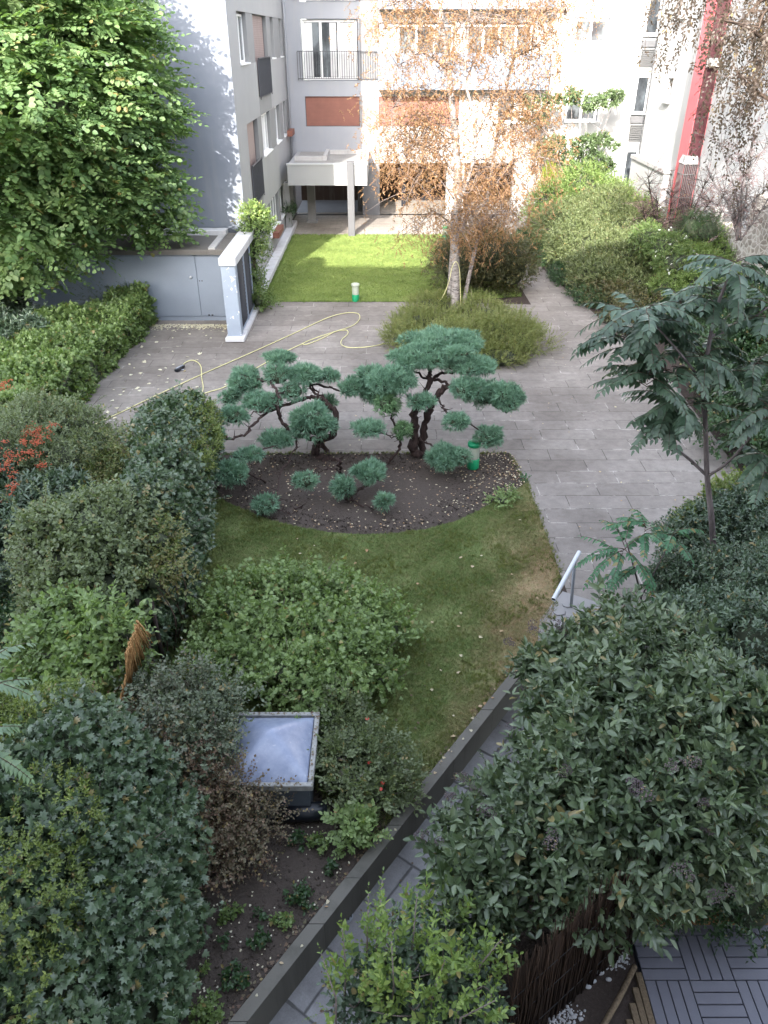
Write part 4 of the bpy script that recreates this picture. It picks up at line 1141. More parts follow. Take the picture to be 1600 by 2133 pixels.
# ---------------------------------------------------------------- clipped hedge at left
def hedge_box(name, label, cat, poly, z1, variants, dens, mat, seed, scale=(.8, 1.2), rnd_amp=.08, roundr=.15, flowers=None, jit=.5):
    """clipped hedge: leaves over the top and the sides of a footprint polygon"""
    rng = np.random.default_rng(seed); n = len(poly); A = sum(poly[i][0]*poly[(i+1) % n][1]-poly[(i+1) % n][0]*poly[i][1] for i in range(n))/2
    if A < 0: poly = poly[::-1]; A = -A
    PP = []; DD = []
    xs = [p[0] for p in poly]; ys = [p[1] for p in poly]
    m = int(A*dens*1.6); X = rng.uniform(min(xs), max(xs), m*2); Y = rng.uniform(min(ys), max(ys), m*2); ok = inside_np(X, Y, poly); X = X[ok]; Y = Y[ok]
    wob = lambda X, Y: rnd_amp*(np.sin(X*2.1+Y*.7)+np.sin(Y*2.9-X*1.3)+.6*np.sin(X*6+Y*5))
    Z = z1+wob(X, Y)-rng.random(len(X))**2*.15
    PP.append(np.stack([X, Y, Z], 1)); DD.append(np.tile([0, 0, 1.], (len(X), 1)))
    for i in range(n):
        a = np.array(poly[i]); b = np.array(poly[(i+1) % n]); L = np.linalg.norm(b-a); nn = np.array([(b-a)[1], -(b-a)[0]])/L
        k = int(L*z1*dens*1.1); t = rng.random(k); z = rng.random(k)*z1
        off = (rng.random(k)*-.12)+wob(a[0]+(b-a)[0]*t+z, a[1]+(b-a)[1]*t)*.8-.25*roundr*(z/z1)**4
        P = a+(b-a)*t[:, None]+nn*off[:, None]
        PP.append(np.column_stack([P, z])); DD.append(np.tile([nn[0], nn[1], .25], (k, 1)))
    P = np.concatenate(PP); D = np.concatenate(DD); D = D+rng.normal(size=D.shape)*jit
    cx, cy = np.mean(xs), np.mean(ys)
    root = empty(name, (cx, cy, 0), label, cat)
    V, T, R = scatter(variants, P, D, rng.uniform(scale[0], scale[1], len(P)), rng, .5)
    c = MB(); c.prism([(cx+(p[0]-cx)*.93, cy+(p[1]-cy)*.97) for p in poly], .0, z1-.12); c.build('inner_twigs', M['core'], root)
    link('foliage', tri_mesh('foliage', V, T, [mat], R), root)
    if flowers:
        ix = rng.choice(len(PP[0]), flowers); V, T, R = scatter([sprig(ovw, 1, .01, .09, 'alt', i, 80) for i in range(3)], PP[0][ix]+[0, 0, .05], rng.normal(size=(flowers, 3))*[1, 1, .2], rng.uniform(.6, 1.1, flowers), rng, .2)
        link('fallen_leaf', tri_mesh('fallen_leaf', V, T, [LM['litterpale']], R), root)['kind'] = 'stuff'
    return root
HT = .95
hp = [P2(*p) for p in [(150, 868), (300, 690)]]
t0 = pz(0, 730, HT); t1 = pz(170, 640, HT)
hedge_box('clipped_hedge', 'long clipped green hedge with a flat top strewn with white fallen leaves beside the patio', 'hedge',
          [hp[0], (hp[0][0]-.35, hp[0][1]-1.4), (-9.6, 14.4), (-10.8, 17.2), (t1[0], t1[1]+.3), (-8.0, 23.0), (hp[1][0]+.1, hp[1][1]+.9)], HT, HG, 110, LM['hedge'], 21, flowers=70)

# ---------------------------------------------------------------- big tree at left
tb = pz(48, 690, 0)
lt = empty('linden_tree', tb, 'big leafy green tree at the left with drooping sprays of broad leaves against the gable', 'tree')
tb = Vector(tb); mb = MB()
mb.tube([tb+Vector((0, 0, -.1)), tb+Vector((.03, 0, 1)), tb+Vector((-.05, 0, 2.2)), tb+Vector((.05, .1, 4)), tb+Vector((0, 0, 6.5)), tb+Vector((.1, 0, 9.0)), tb+Vector((.1, 0, 11.5))], [.4, .33, .3, .27, .2, .12, .03], 12)
rr = random.Random(4)
for k in range(26):
    z = 2.4+k*.31; a = k*2.4; L = rr.uniform(2.2, 4.6)*(1-.045*k*.6)
    p0 = tb+Vector((0, 0, z)); d = Vector((cos(a), sin(a)*.8, 0))
    mb.tube(spline([p0, p0+d*L*.4+Vector((0, 0, .6)), p0+d*L*.8+Vector((0, 0, .5)), p0+d*L+Vector((0, 0, .0))], 4), [.08*(1-.85*i/12) for i in range(13)], 6)
mb.build('trunk', M['bark'], lt)
rng = np.random.default_rng(31)
blobs = []
for (u, v, Y, r) in [(60, 80, 19.5, 1.9), (165, 60, 20.5, 1.35), (215, 205, 20.8, 1.4), (100, 230, 19, 2.0), (-60, 200, 19, 2.2), (240, 310, 20.8, 1.3), (130, 370, 19.6, 1.7), (10, 400, 19.0, 1.8), (205, 405, 20.3, 1.2),
                     (290, 400, 21.5, 1.0), (300, 270, 21.5, .85), (60, 500, 19.4, 1.35), (-90, 430, 19, 1.9), (300, 450, 21, .7), (140, 470, 20.2, 1.05), (140, -40, 20.6, 1.1), (40, -70, 20, 1.9), (20, -200, 20, 1.3),
                     (60, 560, 19.8, .7), (-10, 590, 19.5, .6), (-100, 0, 20, 2.0), (0, 300, 21.5, 1.9), (120, 130, 21.8, 1.8), (310, 205, 21.6, .75), (275, 120, 21.5, .75), (235, 20, 21.4, .7), (340, 470, 21.6, .55)]:
    blobs.append((py_(u, v, Y+1.7), (r*1.07, r*.85, r*.84)))
lp = Lump(rng, .2, 1.6)
P, D = blob_pts(blobs, 15.5, rng, (.4, 1.1), lp, 1.2, .6, .45)
D = D*np.array([1, 1, .15])+rng.normal(size=D.shape)*[.4, .4, .2]; D[:, 2] -= .08
V, T, R = scatter(LD, P, D, rng.uniform(.75, 1.2, len(P)), rng, .38)
link('crown', tri_mesh('crown', V, T, [LM['linden']], R), lt)
link('twigs', tri_mesh('twigs', *core_geo([(c, tuple(x*.2 for x in r)) for c, r in blobs], 1, lp, 1), [M['core']]), lt)['kind'] = 'stuff'

# ---------------------------------------------------------------- birches
bg_ = pz(952, 655, 0)
bt = empty('birch_tree', bg_, 'autumn birch clump with pale trunks and orange brown leaves before the white block', 'tree')
def PY(u, v, Y): return py_(u, v, Y)
YB = 23.7
trunks = [([pz(948, 660, 0), PY(948, 560, YB), PY(949, 470, YB), PY(955, 400, YB+.1), PY(950, 300, YB+.1), PY(943, 230, YB+.1), PY(935, 150, YB+.1), PY(922, 60, YB), PY(915, -20, YB), PY(905, -160, YB), PY(900, -330, YB)], .15, .03),
          ([pz(938, 655, 0), PY(941, 600, YB+.1), PY(946, 520, YB+.1), PY(948, 440, YB+.15)], .15, .12),
          ([pz(964, 655, 0), PY(972, 600, YB+.2), PY(990, 520, YB+.3), PY(1002, 470, YB+.4), PY(1018, 400, YB+.5), PY(1032, 300, YB+.6), PY(1050, 210, YB+.6), PY(1070, 120, YB+.6), PY(1100, 60, YB+.6), PY(1130, -20, YB+.6), PY(1160, -150, YB+.6)], .07, .018),
          ([PY(958, 420, YB+.1), PY(985, 340, YB-.2), PY(990, 250, YB-.2), PY(970, 170, YB-.2), PY(975, 60, YB-.2), PY(985, -60, YB-.2), PY(990, -200, YB-.2)], .05, .02),
          ([PY(965, 105, YB-.2), PY(990, 80, YB), PY(1015, 40, YB), PY(1050, -60, YB)], .035, .015)]
mb = MB()
for pts, r0, r1 in trunks:
    sp = spline(pts, 5); L = len(sp); mb.tube(sp, [r0+(r1-r0)*i/(L-1) for i in range(L)], 9)
mb.build('trunk', M['birch'], bt)
rr = random.Random(12); mb = MB(); tips = []
limbs = [(944, 470, 900, 440, 870, 480), (950, 420, 890, 350, 850, 400), (950, 380, 880, 300, 810, 340), (948, 330, 870, 250, 800, 300), (940, 220, 870, 180, 815, 230), (935, 150, 880, 110, 830, 140),
         (925, 90, 860, 60, 800, 60), (1018, 400, 1060, 350, 1100, 400), (1030, 310, 1080, 270, 1130, 290), (1050, 210, 1100, 190, 1160, 150), (1000, 480, 1040, 440, 1075, 450), (955, 400, 1000, 330, 1040, 380),
         (1040, 250, 1100, 240, 1150, 270), (985, 300, 1020, 230, 1050, 190), (970, 170, 1000, 110, 1050, 90), (945, 250, 900, 240, 860, 270), (1070, 120, 1110, 100, 1150, 60), (930, 110, 960, 50, 1000, 30),
         (920, 40, 860, 0, 790, 20), (1000, 470, 980, 440, 960, 480), (940, 300, 890, 270, 830, 350), (1020, 380, 1000, 350, 980, 400), (1100, 60, 1140, 20, 1180, 30), (975, 60, 1030, 30, 1080, 60),
         (915, -20, 870, -40, 820, -20), (985, -60, 1040, -70, 1090, -40), (1130, -20, 1160, -50, 1200, -20), (945, 280, 860, 240, 790, 280), (950, 360, 900, 310, 830, 290), (1020, 400, 1080, 330, 1140, 330), (948, 480, 1000, 430, 1050, 420), (1034, 300, 1060, 230, 1090, 210)]
for (a, b, c, d, e, f) in limbs:
    dy = rr.uniform(-1.4, 1.2); pts = spline([PY(a, b, YB+.2), PY(c, d, YB+dy*.5), PY(e, f, YB+dy)], 6); L = len(pts)
    mb.tube(pts, [.024*(1-.75*i/(L-1)) for i in range(L)], 5)
    for i in range(2, L, 1):
        for k in range(11):
            o = pts[i]+Vector((rr.gauss(0, .48), rr.gauss(0, .45), rr.gauss(-.05, .33))); tips.append(o)
            if k < 5: mb.tube([pts[i], pts[i].lerp(o, .6)+Vector((0, 0, .07)), o], [.009, .006, .003], 3)
mb.build('branches', M['twigpale'], bt)
rng = np.random.default_rng(44); P = []; D = []
for t in tips:
    ln = rr.uniform(.1, .7); n = int(ln/.17)+1; dx, dy = rr.gauss(0, .12), rr.gauss(0, .12)
    for i in range(n):
        s = i*.16
        for q in range(1): P.append((t.x+dx*s+rr.gauss(0, .07), t.y+dy*s+rr.gauss(0, .07), t.z-s)); D.append((rr.gauss(0, .8), rr.gauss(0, .8), -.8))
P = np.array(P); D = np.array(D); print('birch sprigs', len(P))
V, T, R = scatter(BI, P, D, rng.uniform(.6, .95, len(P)), rng, .9)
link('crown', tri_mesh('crown', V, T, [LM['birch']], R), bt)

# weeping tree at the upper right
hb = (10.6, 19.5, 0)
ht = empty('weeping_birch', hb, 'dark weeping tree whose leafy strands hang before the red duct', 'tree')
mb = MB(); H0 = Vector(hb)
mb.tube([H0, H0+Vector((.1, 0, 3)), H0+Vector((0, .2, 6)), H0+Vector((-.1, .2, 9)), H0+Vector((0, .2, 13))], [.24, .2, .17, .12, .05], 10)
mb.build('trunk', M['barkgrey'], ht)
mb = MB(); P = []; D = []
ends = []
for (u0, v0, u1, v1, u2, v2) in [(1640, 230, 1560, 180, 1535, 150), (1640, 120, 1560, 60, 1500, 40), (1640, -60, 1500, -90, 1420, -40), (1640, -140, 1560, -160, 1400, -120), (1660, -20, 1590, 0, 1550, 40), (1640, -200, 1480, -200, 1440, -90), (1650, 60, 1600, 20, 1580, 60), (1640, -100, 1590, -100, 1470, -60),
                                 (1650, -250, 1560, -280, 1470, -200), (1700, 20, 1650, -20, 1620, 40)]:
    Y = rr.uniform(17.6, 19.4); pts = spline([PY(u0, v0, 19.4), PY(u1, v1, (Y+19.4)/2), PY(u2, v2, Y)], 7); L = len(pts)
    mb.tube(pts, [.05*(1-.7*i/(L-1)) for i in range(L)], 6)
    for i in range(3, L):
        for k in range(2): ends.append(pts[i]+Vector((rr.gauss(0, .3), rr.gauss(0, .35), rr.gauss(0, .12)))); mb.tube([pts[i], ends[-1]], [.01, .004], 3)
for k, t in enumerate(ends):
    ln = rr.uniform(.5, 2.3); n = int(ln/.13)
    sx, sy = rr.gauss(-.06, .05), rr.gauss(0, .05)
    mb.tube([t, t+Vector((sx*ln, sy*ln, -ln))], [.003, .001], 3)
    for i in range(n):
        if rr.random() < .3: continue
        s = i*.13; P.append((t.x+sx*s+rr.gauss(0, .02), t.y+sy*s, t.z-s)); D.append((rr.gauss(0, .5), rr.gauss(0, .5), -1))
mb.build('branches', M['twig'], ht)
P = np.array(P); D = np.array(D)
V, T, R = scatter([sprig(dia, 4, .16, .10, 'alt', i, 50, 25) for i in range(4)], P, D, rng.uniform(.8, 1.15, len(P)), rng, .9)
link('crown', tri_mesh('crown', V, T, [LM['birchdark']], R), ht)
pts_, d_ = blob_pts([((10.6, 19.2, 9.9), (1.7, 2.0, 1.6)), ((10.4, 19.0, 12.0), (2.2, 2.2, 1.8)), ((11, 19, 13.8), (1.8, 2.0, 1.4))], 40, rng, (.3, 1.05), None, 2, .8, .4)
V, T, R = scatter([sprig(dia, 9, .3, .08, 'spiral', i, 50, 25) for i in range(4)], pts_, d_, np.ones(len(pts_)), rng, .6)
link('upper_crown', tri_mesh('upper_crown', V, T, [LM['birchdark']], R), ht)
# ================================================================ shrubs, back to front
gh = 'planting along the right side of the path'
# green mass beside the far path
plant('hedge_shrub', 'wide mounded shrub bank right of the far path, pale sunlit top and shaded front', 'shrub',
      [((7.3, 26.5, .45), (.95, 1.6, .8)), ((8.6, 27.3, .7), (1.3, 1.8, 1.0)), ((7.4, 29.5, .6), (1.2, 1.8, 1.0)), ((9.3, 30, .9), (1.5, 2, 1.1)), ((7.4, 32.6, .7), (1.35, 1.8, 1.05)), ((9.2, 33.5, .9), (1.5, 1.9, 1.2)),
       ((10.3, 28, .6), (1.2, 2, .9)), ((8.0, 25.6, .35), (.9, 1.0, .6))],
      SM, 190, LM['sunhedge'], (1.0, 1.5), None, .8, .14, 2.8, seed=51, jit=.6)
plant('hedge_shrub', 'tall rounded green shrub at the far end of the path beside the golden conifer', 'shrub',
      [((7.4, 35.6, .9), (1.1, 1.3, 1.2)), ((8.8, 36.3, 1.2), (1.3, 1.2, 1.4)), ((10, 35.6, 1.0), (1.1, 1.5, 1.2)), ((7.1, 34.1, .7), (.8, .9, .9)), ((10.3, 33, .8), (1, 1.4, 1.1))],
      SMB, 110, LM['limebush'], (1.1, 1.7), None, .8, .14, 2.2, seed=52, jit=.5)
plant('conifer', 'small golden yellow conifer catching the sun beside the rounded shrub', 'shrub', [((7.15, 36.0, 1.5), (.35, .4, .95)), ((7.2, 36.0, 2.1), (.25, .25, .6))], FN, 260, LM['conifer'], (.8, 1.2), M['twig'], .7, .1, 4, dirmode='up', seed=53, zmin=.3)
c0 = PY(1205, 340, 37.6); mt = empty('magnolia_tree', (c0[0], 37.6, 0), 'glossy leaved small evergreen tree with a pale bare stem in front of the white block', 'tree')
mb = MB(); base = Vector((c0[0], 37.6, 0)); mg = []
for (u, v, r) in [(1150, 215, .5), (1110, 210, .4), (1120, 250, .4), (1190, 200, .45), (1230, 215, .42), (1270, 205, .5), (1285, 200, .3), (1150, 300, .55), (1220, 300, .55), (1250, 290, .4), (1190, 330, .55), (1130, 320, .5), (1245, 335, .5), (1160, 350, .6), (1275, 300, .3), (1100, 240, .3), (1210, 360, .55), (1260, 350, .4)]:
    c = PY(u, v, 37.6+rr.uniform(-.5, .5)); mg.append((c, (r, r*.9, r*.6)))
    m0 = base+Vector((0, 0, 1.3)); mb.tube(spline([m0, m0.lerp(Vector(c), .5)+Vector((0, 0, -.15)), c], 5), [.04*(1-.8*i/10) for i in range(11)], 6)
mb.tube([base, base+Vector((0, 0, 1.3)), Vector(PY(1210, 250, 37.6))], [.07, .06, .03], 8)
mb.build('trunk', M['barkgrey'], mt)
rng = np.random.default_rng(61); P, D = blob_pts(mg, 30, rng, (.3, 1.05), None, .4, .7, .4)
V, T, R = scatter([sprig(leaf_oval(.42, .1, .1), 8, .10, .19, 'spiral', i, 75, 15) for i in range(5)], P, D+rng.normal(size=D.shape)*.5, rng.uniform(.8, 1.2, len(P)), rng, .5)
link('crown', tri_mesh('crown', V, T, [LM['magnolia']], R), mt)

# purple leaved, half bare small trees at the right wall
def bare_tree(name, label, base, tips, mat, leafm, variants, seed, r0=.05, nleaf=1.0, spreadr=.35, twn=10, group=None):
    root = empty(name, base, label, 'tree', group); rr = random.Random(seed); mb = MB(); base = Vector(base); P = []; D = []
    for t in tips:
        t = Vector(t); m1 = base.lerp(t, .45)+Vector((rr.gauss(0, .12), rr.gauss(0, .12), .1)); sp = spline([base+Vector((rr.gauss(0, .04), rr.gauss(0, .04), 0)), m1, t], 6); L = len(sp)
        mb.tube(sp, [r0*(1-.75*i/(L-1)) for i in range(L)], 6)
        for i in range(3, L):
            for k in range(twn):
                e = sp[i]+Vector((rr.gauss(0, spreadr), rr.gauss(0, spreadr), rr.gauss(.1, spreadr*.8)))
                md = sp[i].lerp(e, .5)+Vector((0, 0, .05)); mb.tube([sp[i], md, e], [.009, .006, .003], 3)
                for q in range(2):
                    if rr.random() < nleaf: P.append(tuple(sp[i].lerp(e, rr.uniform(.4, 1)))); D.append(tuple((e-sp[i])+Vector((rr.gauss(0, .1), rr.gauss(0, .1), rr.gauss(0, .1)))))
    mb.build('trunk', mat, root); rng = np.random.default_rng(seed)
    V, T, R = scatter(variants, np.array(P), np.array(D), rng.uniform(.7, 1.1, len(P)), rng, .8)
    link('crown', tri_mesh('crown', V, T, [leafm], R), root); return root
bare_tree('plum_tree', 'dark stemmed small tree with sparse purple leaves at the foot of the red duct', (9.9, 27.3, 0), [PY(1370, 420, 28.5), PY(1350, 370, 29), PY(1400, 400, 28.5), PY(1440, 430, 27.5), PY(1480, 420, 27), PY(1500, 450, 26.5), PY(1470, 380, 27.5), PY(1340, 440, 28), PY(1510, 400, 27)],
          M['bark'], LM['purple'], PU, 71, .06, .8, .38, 11)
bare_tree('young_tree', 'thin bare multi stemmed tree with few pink brown leaves in front of the rubble wall', PY(1540, 500, 22.5), [PY(1500, 300, 22.8), PY(1530, 250, 22.5), PY(1560, 330, 22), PY(1600, 300, 22), PY(1590, 400, 21.8), PY(1480, 370, 22.5), PY(1620, 380, 22), PY(1570, 280, 22)],
          M['barkgrey'], LM['purple'], PU, 72, .035, .4, .28, 6)
plant('dark_conifer', 'low black green shrub under the purple plum tree', 'shrub', [(PY(1440, 480, 26.5), (.5, .5, .55)), (PY(1475, 485, 26), (.45, .5, .5))], FN, 180, LM['dark'], (.9, 1.3), None, .75, seed=73)
fl = plant('flowering_shrub', 'shaded green shrub dotted with white flowers below the red duct', 'shrub', [(PY(1385, 520, 25.2), (.65, .6, .6)), (PY(1410, 550, 24.6), (.6, .6, .5)), (PY(1350, 500, 26), (.55, .6, .6))], SMB, 120, LM['hedge'], (.9, 1.4), None, .75, seed=74)
add_extra(fl, 'flowers', [(PY(1385, 520, 25.2), (.65, .6, .6)), (PY(1410, 550, 24.6), (.6, .6, .5))], [sprig(diaw, 4, .02, .06, 'ball', i) for i in range(3)], 9, LM['whitefl'], 75)
plant('round_shrub', 'rounded fresh lime green shrub standing out from the darker bank at right', 'shrub', [(pz(1440, 560, 1.0), (.95, .9, .75)), (pz(1500, 545, 1.1), (1.1, .9, .8)), (pz(1405, 600, .6), (.7, .7, .6)), (pz(1480, 600, .8), (1, .8, .7)), (pz(1560, 560, 1.0), (1, .9, .7))],
      SM, 190, LM['limebush'], (.9, 1.4), M['twig'], .78, .12, 2.5, seed=76)
plant('low_shrub', 'low dark reddish green ground shrub edging the path at right', 'shrub', [(pz(1290, 620, .3), (.75, .7, .4)), (pz(1240, 605, .25), (.5, .6, .32)), (pz(1340, 660, .35), (.8, .7, .45)), (pz(1290, 660, .2), (.5, .5, .3))], SM, 170, LM['redhedge'], (1.0, 1.5), None, .75, seed=77)
plant('low_shrub', 'thin dark green ground cover spilling over the right edge of the far path', 'shrub', [((6.4, 27.9, .12), (.42, 1.4, .22)), ((6.1, 30.6, .12), (.42, 1.4, .22)), ((6.75, 25.2, .15), (.45, 1.2, .25)), ((5.9, 33.3, .14), (.4, 1.5, .25))], SM, 150, LM['dark'], (1.0, 1.5), None, .7, seed=78)
# understorey right of the patio behind the ailanthus
plant('leafy_shrub', 'tall mixed green shrub filling the right edge behind the ailanthus', 'shrub', [(pz(1560, 680, 1.2), (1.1, 1.0, 1.1)), (pz(1520, 760, .9), (.9, .9, .85)), (pz(1590, 820, .9), (.9, .9, .9)), (pz(1560, 900, .6), (.7, .7, .6)), (pz(1450, 660, .7), (.7, .7, .6)), (pz(1620, 700, 1.6), (1, 1, 1))],
      PG, 75, LM['dark'], (1.0, 1.5), M['twig'], .75, .15, 2, seed=79)

# around the birches
rh_ = plant('evergreen_block', 'dark reddish green clipped shrub block behind the birch trunks', 'shrub', [((2.55, 26.4, .85), (.95, 1.1, .98)), ((3.6, 26.5, .9), (1.0, 1.2, 1.0)), ((4.35, 26.3, .8), (.75, 1.0, .95)), ((3.2, 27.4, .85), (1.2, .9, .95))], SMB, 130, LM['redhedge'], (1.0, 1.5), M['twig'], .7, .14, 2.5, seed=81)
ob = [(pz(960, 715, .35), (1.3, .85, .5)), (pz(1040, 700, .4), (1.0, .9, .55)), (pz(1075, 715, .3), (.8, .8, .45)), (pz(880, 680, .3), (.9, .9, .45)), (pz(845, 705, .25), (.55, .6, .38)), (pz(1000, 665, .35), (1.0, .7, .5)), (pz(1040, 745, .2), (.7, .4, .35)), (pz(900, 640, .25), (.8, .5, .4))]
plant('spreading_shrub', 'spreading olive green feathery shrub around the feet of the birches', 'shrub', ob, [sprig(leaf_dia(.5), 14, .2, .034, 'spiral', i, 50, 18, stem=.002) for i in range(5)], 230, LM['olive'], (.8, 1.35), None, .72, .2, 3, dirmode=None, dirup=.7, seed=82, jit=.35)
# climber on the trellis
plant('climbing_shrub', 'climbing shrub with yellow tips growing over the trellis wall', 'climber', [((-4.1, 24.3, .75), (.35, .45, .6)), ((-4.1, 24.6, 1.7), (.42, .55, .6)), ((-4.0, 24.9, 2.35), (.45, .6, .4)), ((-3.95, 23.8, .4), (.25, .35, .35)), ((-3.9, 24.3, .22), (.42, .5, .22))],
      PG, 70, LM['hedge'], (.8, 1.25), M['twig'], .5, .2, 3, seed=83, shell=(.4, 1.1), jit=.7, base=(-4.0, 24.2, 0))
plant('climbing_tip', 'yellow green sunlit crown of the climber above the trellis beam', 'climber', [((-4.05, 25.0, 2.75), (.42, .45, .3)), ((-3.85, 25.2, 2.5), (.3, .4, .3))], PG, 110, LM['yellow'], (.7, 1.1), M['twig'], .5, .2, 3, seed=84, base=(-4.0, 25, 2.3), zmin=2.2)
for i, (u, v, z) in enumerate([(597, 455, .95)]):
    plant('window_plant', 'small dark plant on the ledge of the left wing ground floor window', 'plant', [((LX+.2, 35.6, .95), (.22, .3, .25))], SM, 200, LM['dark'], (.8, 1.2), None, .6, seed=85+i, zmin=.6)

# under the big tree
plant('understorey_shrub', 'dark shaded shrub under the big tree against the shed wall', 'shrub', [(pz(215, 610, .7), (.9, .6, .75)), (pz(270, 625, .55), (.6, .5, .6)), (pz(140, 600, .8), (.9, .6, .8))], FN, 110, LM['dark'], (1, 1.6), M['twig'], .6, .2, 2.5, seed=91, shell=(.5, 1.1))
plant('understorey_shrub', 'grey green laurel shrub in deep shade left of the clipped hedge', 'shrub', [(pz(30, 720, .6), (.9, .8, .6)), (pz(90, 690, .5), (.7, .7, .5)), (pz(-60, 700, .8), (1, 1, .8)), (pz(-20, 640, .8), (1.0, .8, .8))], RH, 60, LM['rhodo'], (1, 1.4), M['twig'], .7, .15, 2.5, seed=92)

# ---------------------------------------------------------------- left foreground masses
py_b = [bl(60, 900, 1.2, 80, 70), bl(150, 905, 1.1, 75, 60), bl(0, 960, 1.3, 90, 80), bl(120, 975, 1.0, 80, 70), bl(215, 945, .9, 60, 50), bl(-60, 900, 1.2, 80)]
fr_ = plant('firethorn', 'firethorn shrub at the left edge carrying clusters of orange red berries', 'shrub', py_b, SMB, 190, LM['palegreen'], (.9, 1.4), M['twig'], .72, .16, 2.5, seed=101)
BER = []
for i in range(4):
    r_ = np.random.default_rng(i); VV = []; TT = []; LI = []
    V0, T0 = icos(0)
    for k in range(14):
        VV.append(V0*.011+r_.normal(size=3)*[.035, .035, .03]+[0, .04, 0]); TT.append(T0+k*len(V0)); LI += [k]*len(V0)
    BER.append((np.concatenate(VV), np.concatenate(TT), np.array(LI)))
rng = np.random.default_rng(102); P = []
for (u, v, z, n, s) in [(30, 945, 1.75, 9, .10), (95, 905, 1.65, 12, .11), (78, 925, 1.6, 7, .09), (15, 975, 1.7, 10, .11), (60, 895, 1.7, 5, .08), (85, 965, 1.4, 4, .06), (5, 940, 1.9, 7, .1), (5, 1040, 1.4, 3, .05), (10, 795, 1.4, 5, .08), (115, 995, 1.3, 2, .04), (20, 1015, 1.5, 4, .07)]:
    c = pz(u, v, z+.12)
    for k in range(n): P.append((c[0]+rng.normal()*s, c[1]+rng.normal()*s, c[2]+rng.normal()*s*.6))
V, T, R = scatter(BER, np.array(P), rng.normal(size=(len(P), 3)), np.ones(len(P)), rng)
bo = link('berries', tri_mesh('berries', V, T, [LM['berry']], R), fr_); bo['kind'] = 'stuff'
plant('mixed_shrub', 'loose yellow green shrub with bare brown twigs between the firethorn and the ivy hedge', 'shrub',
      [bl(250, 985, .9, 70, 55), bl(320, 950, 1.1, 70, 60), bl(290, 1020, .8, 70, 50), bl(200, 1010, .8, 60, 45), bl(345, 1000, 1.2, 60, 60), bl(180, 1050, .9, 60)], SMB, 110, LM['mixed'], (.9, 1.4), M['twigpale'], .45, .22, 2.5, shell=(.4, 1.1), seed=103, stem_r=.01, stemside=5, stem_ext=1.35)
mb = MB(); rr = random.Random(77)       # bare upright twigs
bt_ = pz(330, 1050, .0)
br = empty('bare_shrub', bt_, 'tuft of bare reddish upright twigs rising out of the ivy hedge top', 'shrub')
for k in range(46):
    u = rr.gauss(335, 32); e = pz(u, rr.uniform(830, 950), rr.uniform(1.7, 2.0)); b0 = (Vector(bt_)+Vector((rr.gauss(0, .12), rr.gauss(0, .15), 1.0)))
    mb.tube(spline([b0, b0.lerp(Vector(e), .6)+Vector((rr.gauss(0, .06), rr.gauss(0, .06), .05)), e], 3), [.007*(1-.7*i/6) for i in range(7)], 3)
mb.build('twigs', M['twigpale'], br)['kind'] = 'stuff'
P = np.array([pz(rr.gauss(335, 38), rr.uniform(850, 960), rr.uniform(1.5, 1.9)) for _ in range(260)])
V, T, R = scatter(SM, P, rng.normal(size=P.shape)+[0, 0, .6], rng.uniform(.7, 1.1, len(P)), rng); link('foliage', tri_mesh('foliage', V, T, [LM['mixed']], R), br)

# ivy clad hedge whose dark flank meets the lawn
ivb = []
for (x, y, z, rx, ry, rz) in [(-3.72, 13.0, .8, .5, .7, .95), (-3.72, 12.2, .9, .58, .75, 1.1), (-3.62, 11.3, .95, .58, .75, 1.15), (-3.5, 10.4, .95, .58, .75, 1.15), (-3.4, 9.6, .9, .58, .7, 1.05), (-3.3, 8.9, .7, .5, .6, .85), (-3.3, 8.25, .6, .38, .5, .75)]: ivb.append(((x, y, z), (rx, ry, rz)))
iv = plant('ivy_hedge', 'thick ivy clad fence with a dark leafy flank along the left of the near lawn', 'hedge', ivb, IV, 200, LM['ivy'], (.8, 1.25), None, .82, .1, 2.5, seed=111, shell=(.85, 1.08))
add_extra(iv, 'yellow_green_growth', [(( -3.55, 12.9, 1.25), (.42, .6, .45)), ((-3.4, 12.1, 1.3), (.42, .6, .5)), ((-3.35, 11.2, 1.4), (.4, .5, .42))], SMB, 180, LM['euonymus'], 112)
plant('mixed_shrub', 'small leaved variegated patch at the middle of the ivy hedge', 'shrub', [bl(335, 1130, 1.6, 42, 42), bl(350, 1185, 1.4, 36, 40), bl(320, 1210, 1.4, 34, 38)], PG, 110, LM['mixed'], (.6, .9), M['twig'], .5, .2, 3, seed=113)
pg = [bl(110, 1120, 1.5, 85, 70), bl(200, 1095, 1.7, 85, 60), bl(262, 1085, 1.7, 62, 52), bl(150, 1190, 1.3, 100, 75), bl(235, 1160, 1.45, 75, 65), bl(130, 1255, 1.1, 90, 60), bl(220, 1240, 1.2, 80, 60), bl(95, 1180, 1.2, 60, 60)]
plant('mock_orange', 'large pale green shrub with upright leafy shoots beside the reed screen', 'shrub', pg, PG, 125, LM['palegreen'], (.8, 1.15), M['twig'], .7, .18, 2.6, seed=114, dirup=.6, stray=4)
plant('laurel_shrub', 'dark glossy long leaved shrub at the left edge below the firethorn', 'shrub', [bl(60, 1060, 1.0, 75, 60), bl(-20, 1110, 1.0, 80), bl(130, 1030, 1.3, 50, 40), bl(20, 1180, .7, 50, 40), bl(-40, 1020, 1.2, 80)], RH, 100, LM['rhodo'], (.9, 1.25), M['twig'], .75, .15, 2.6, seed=115)
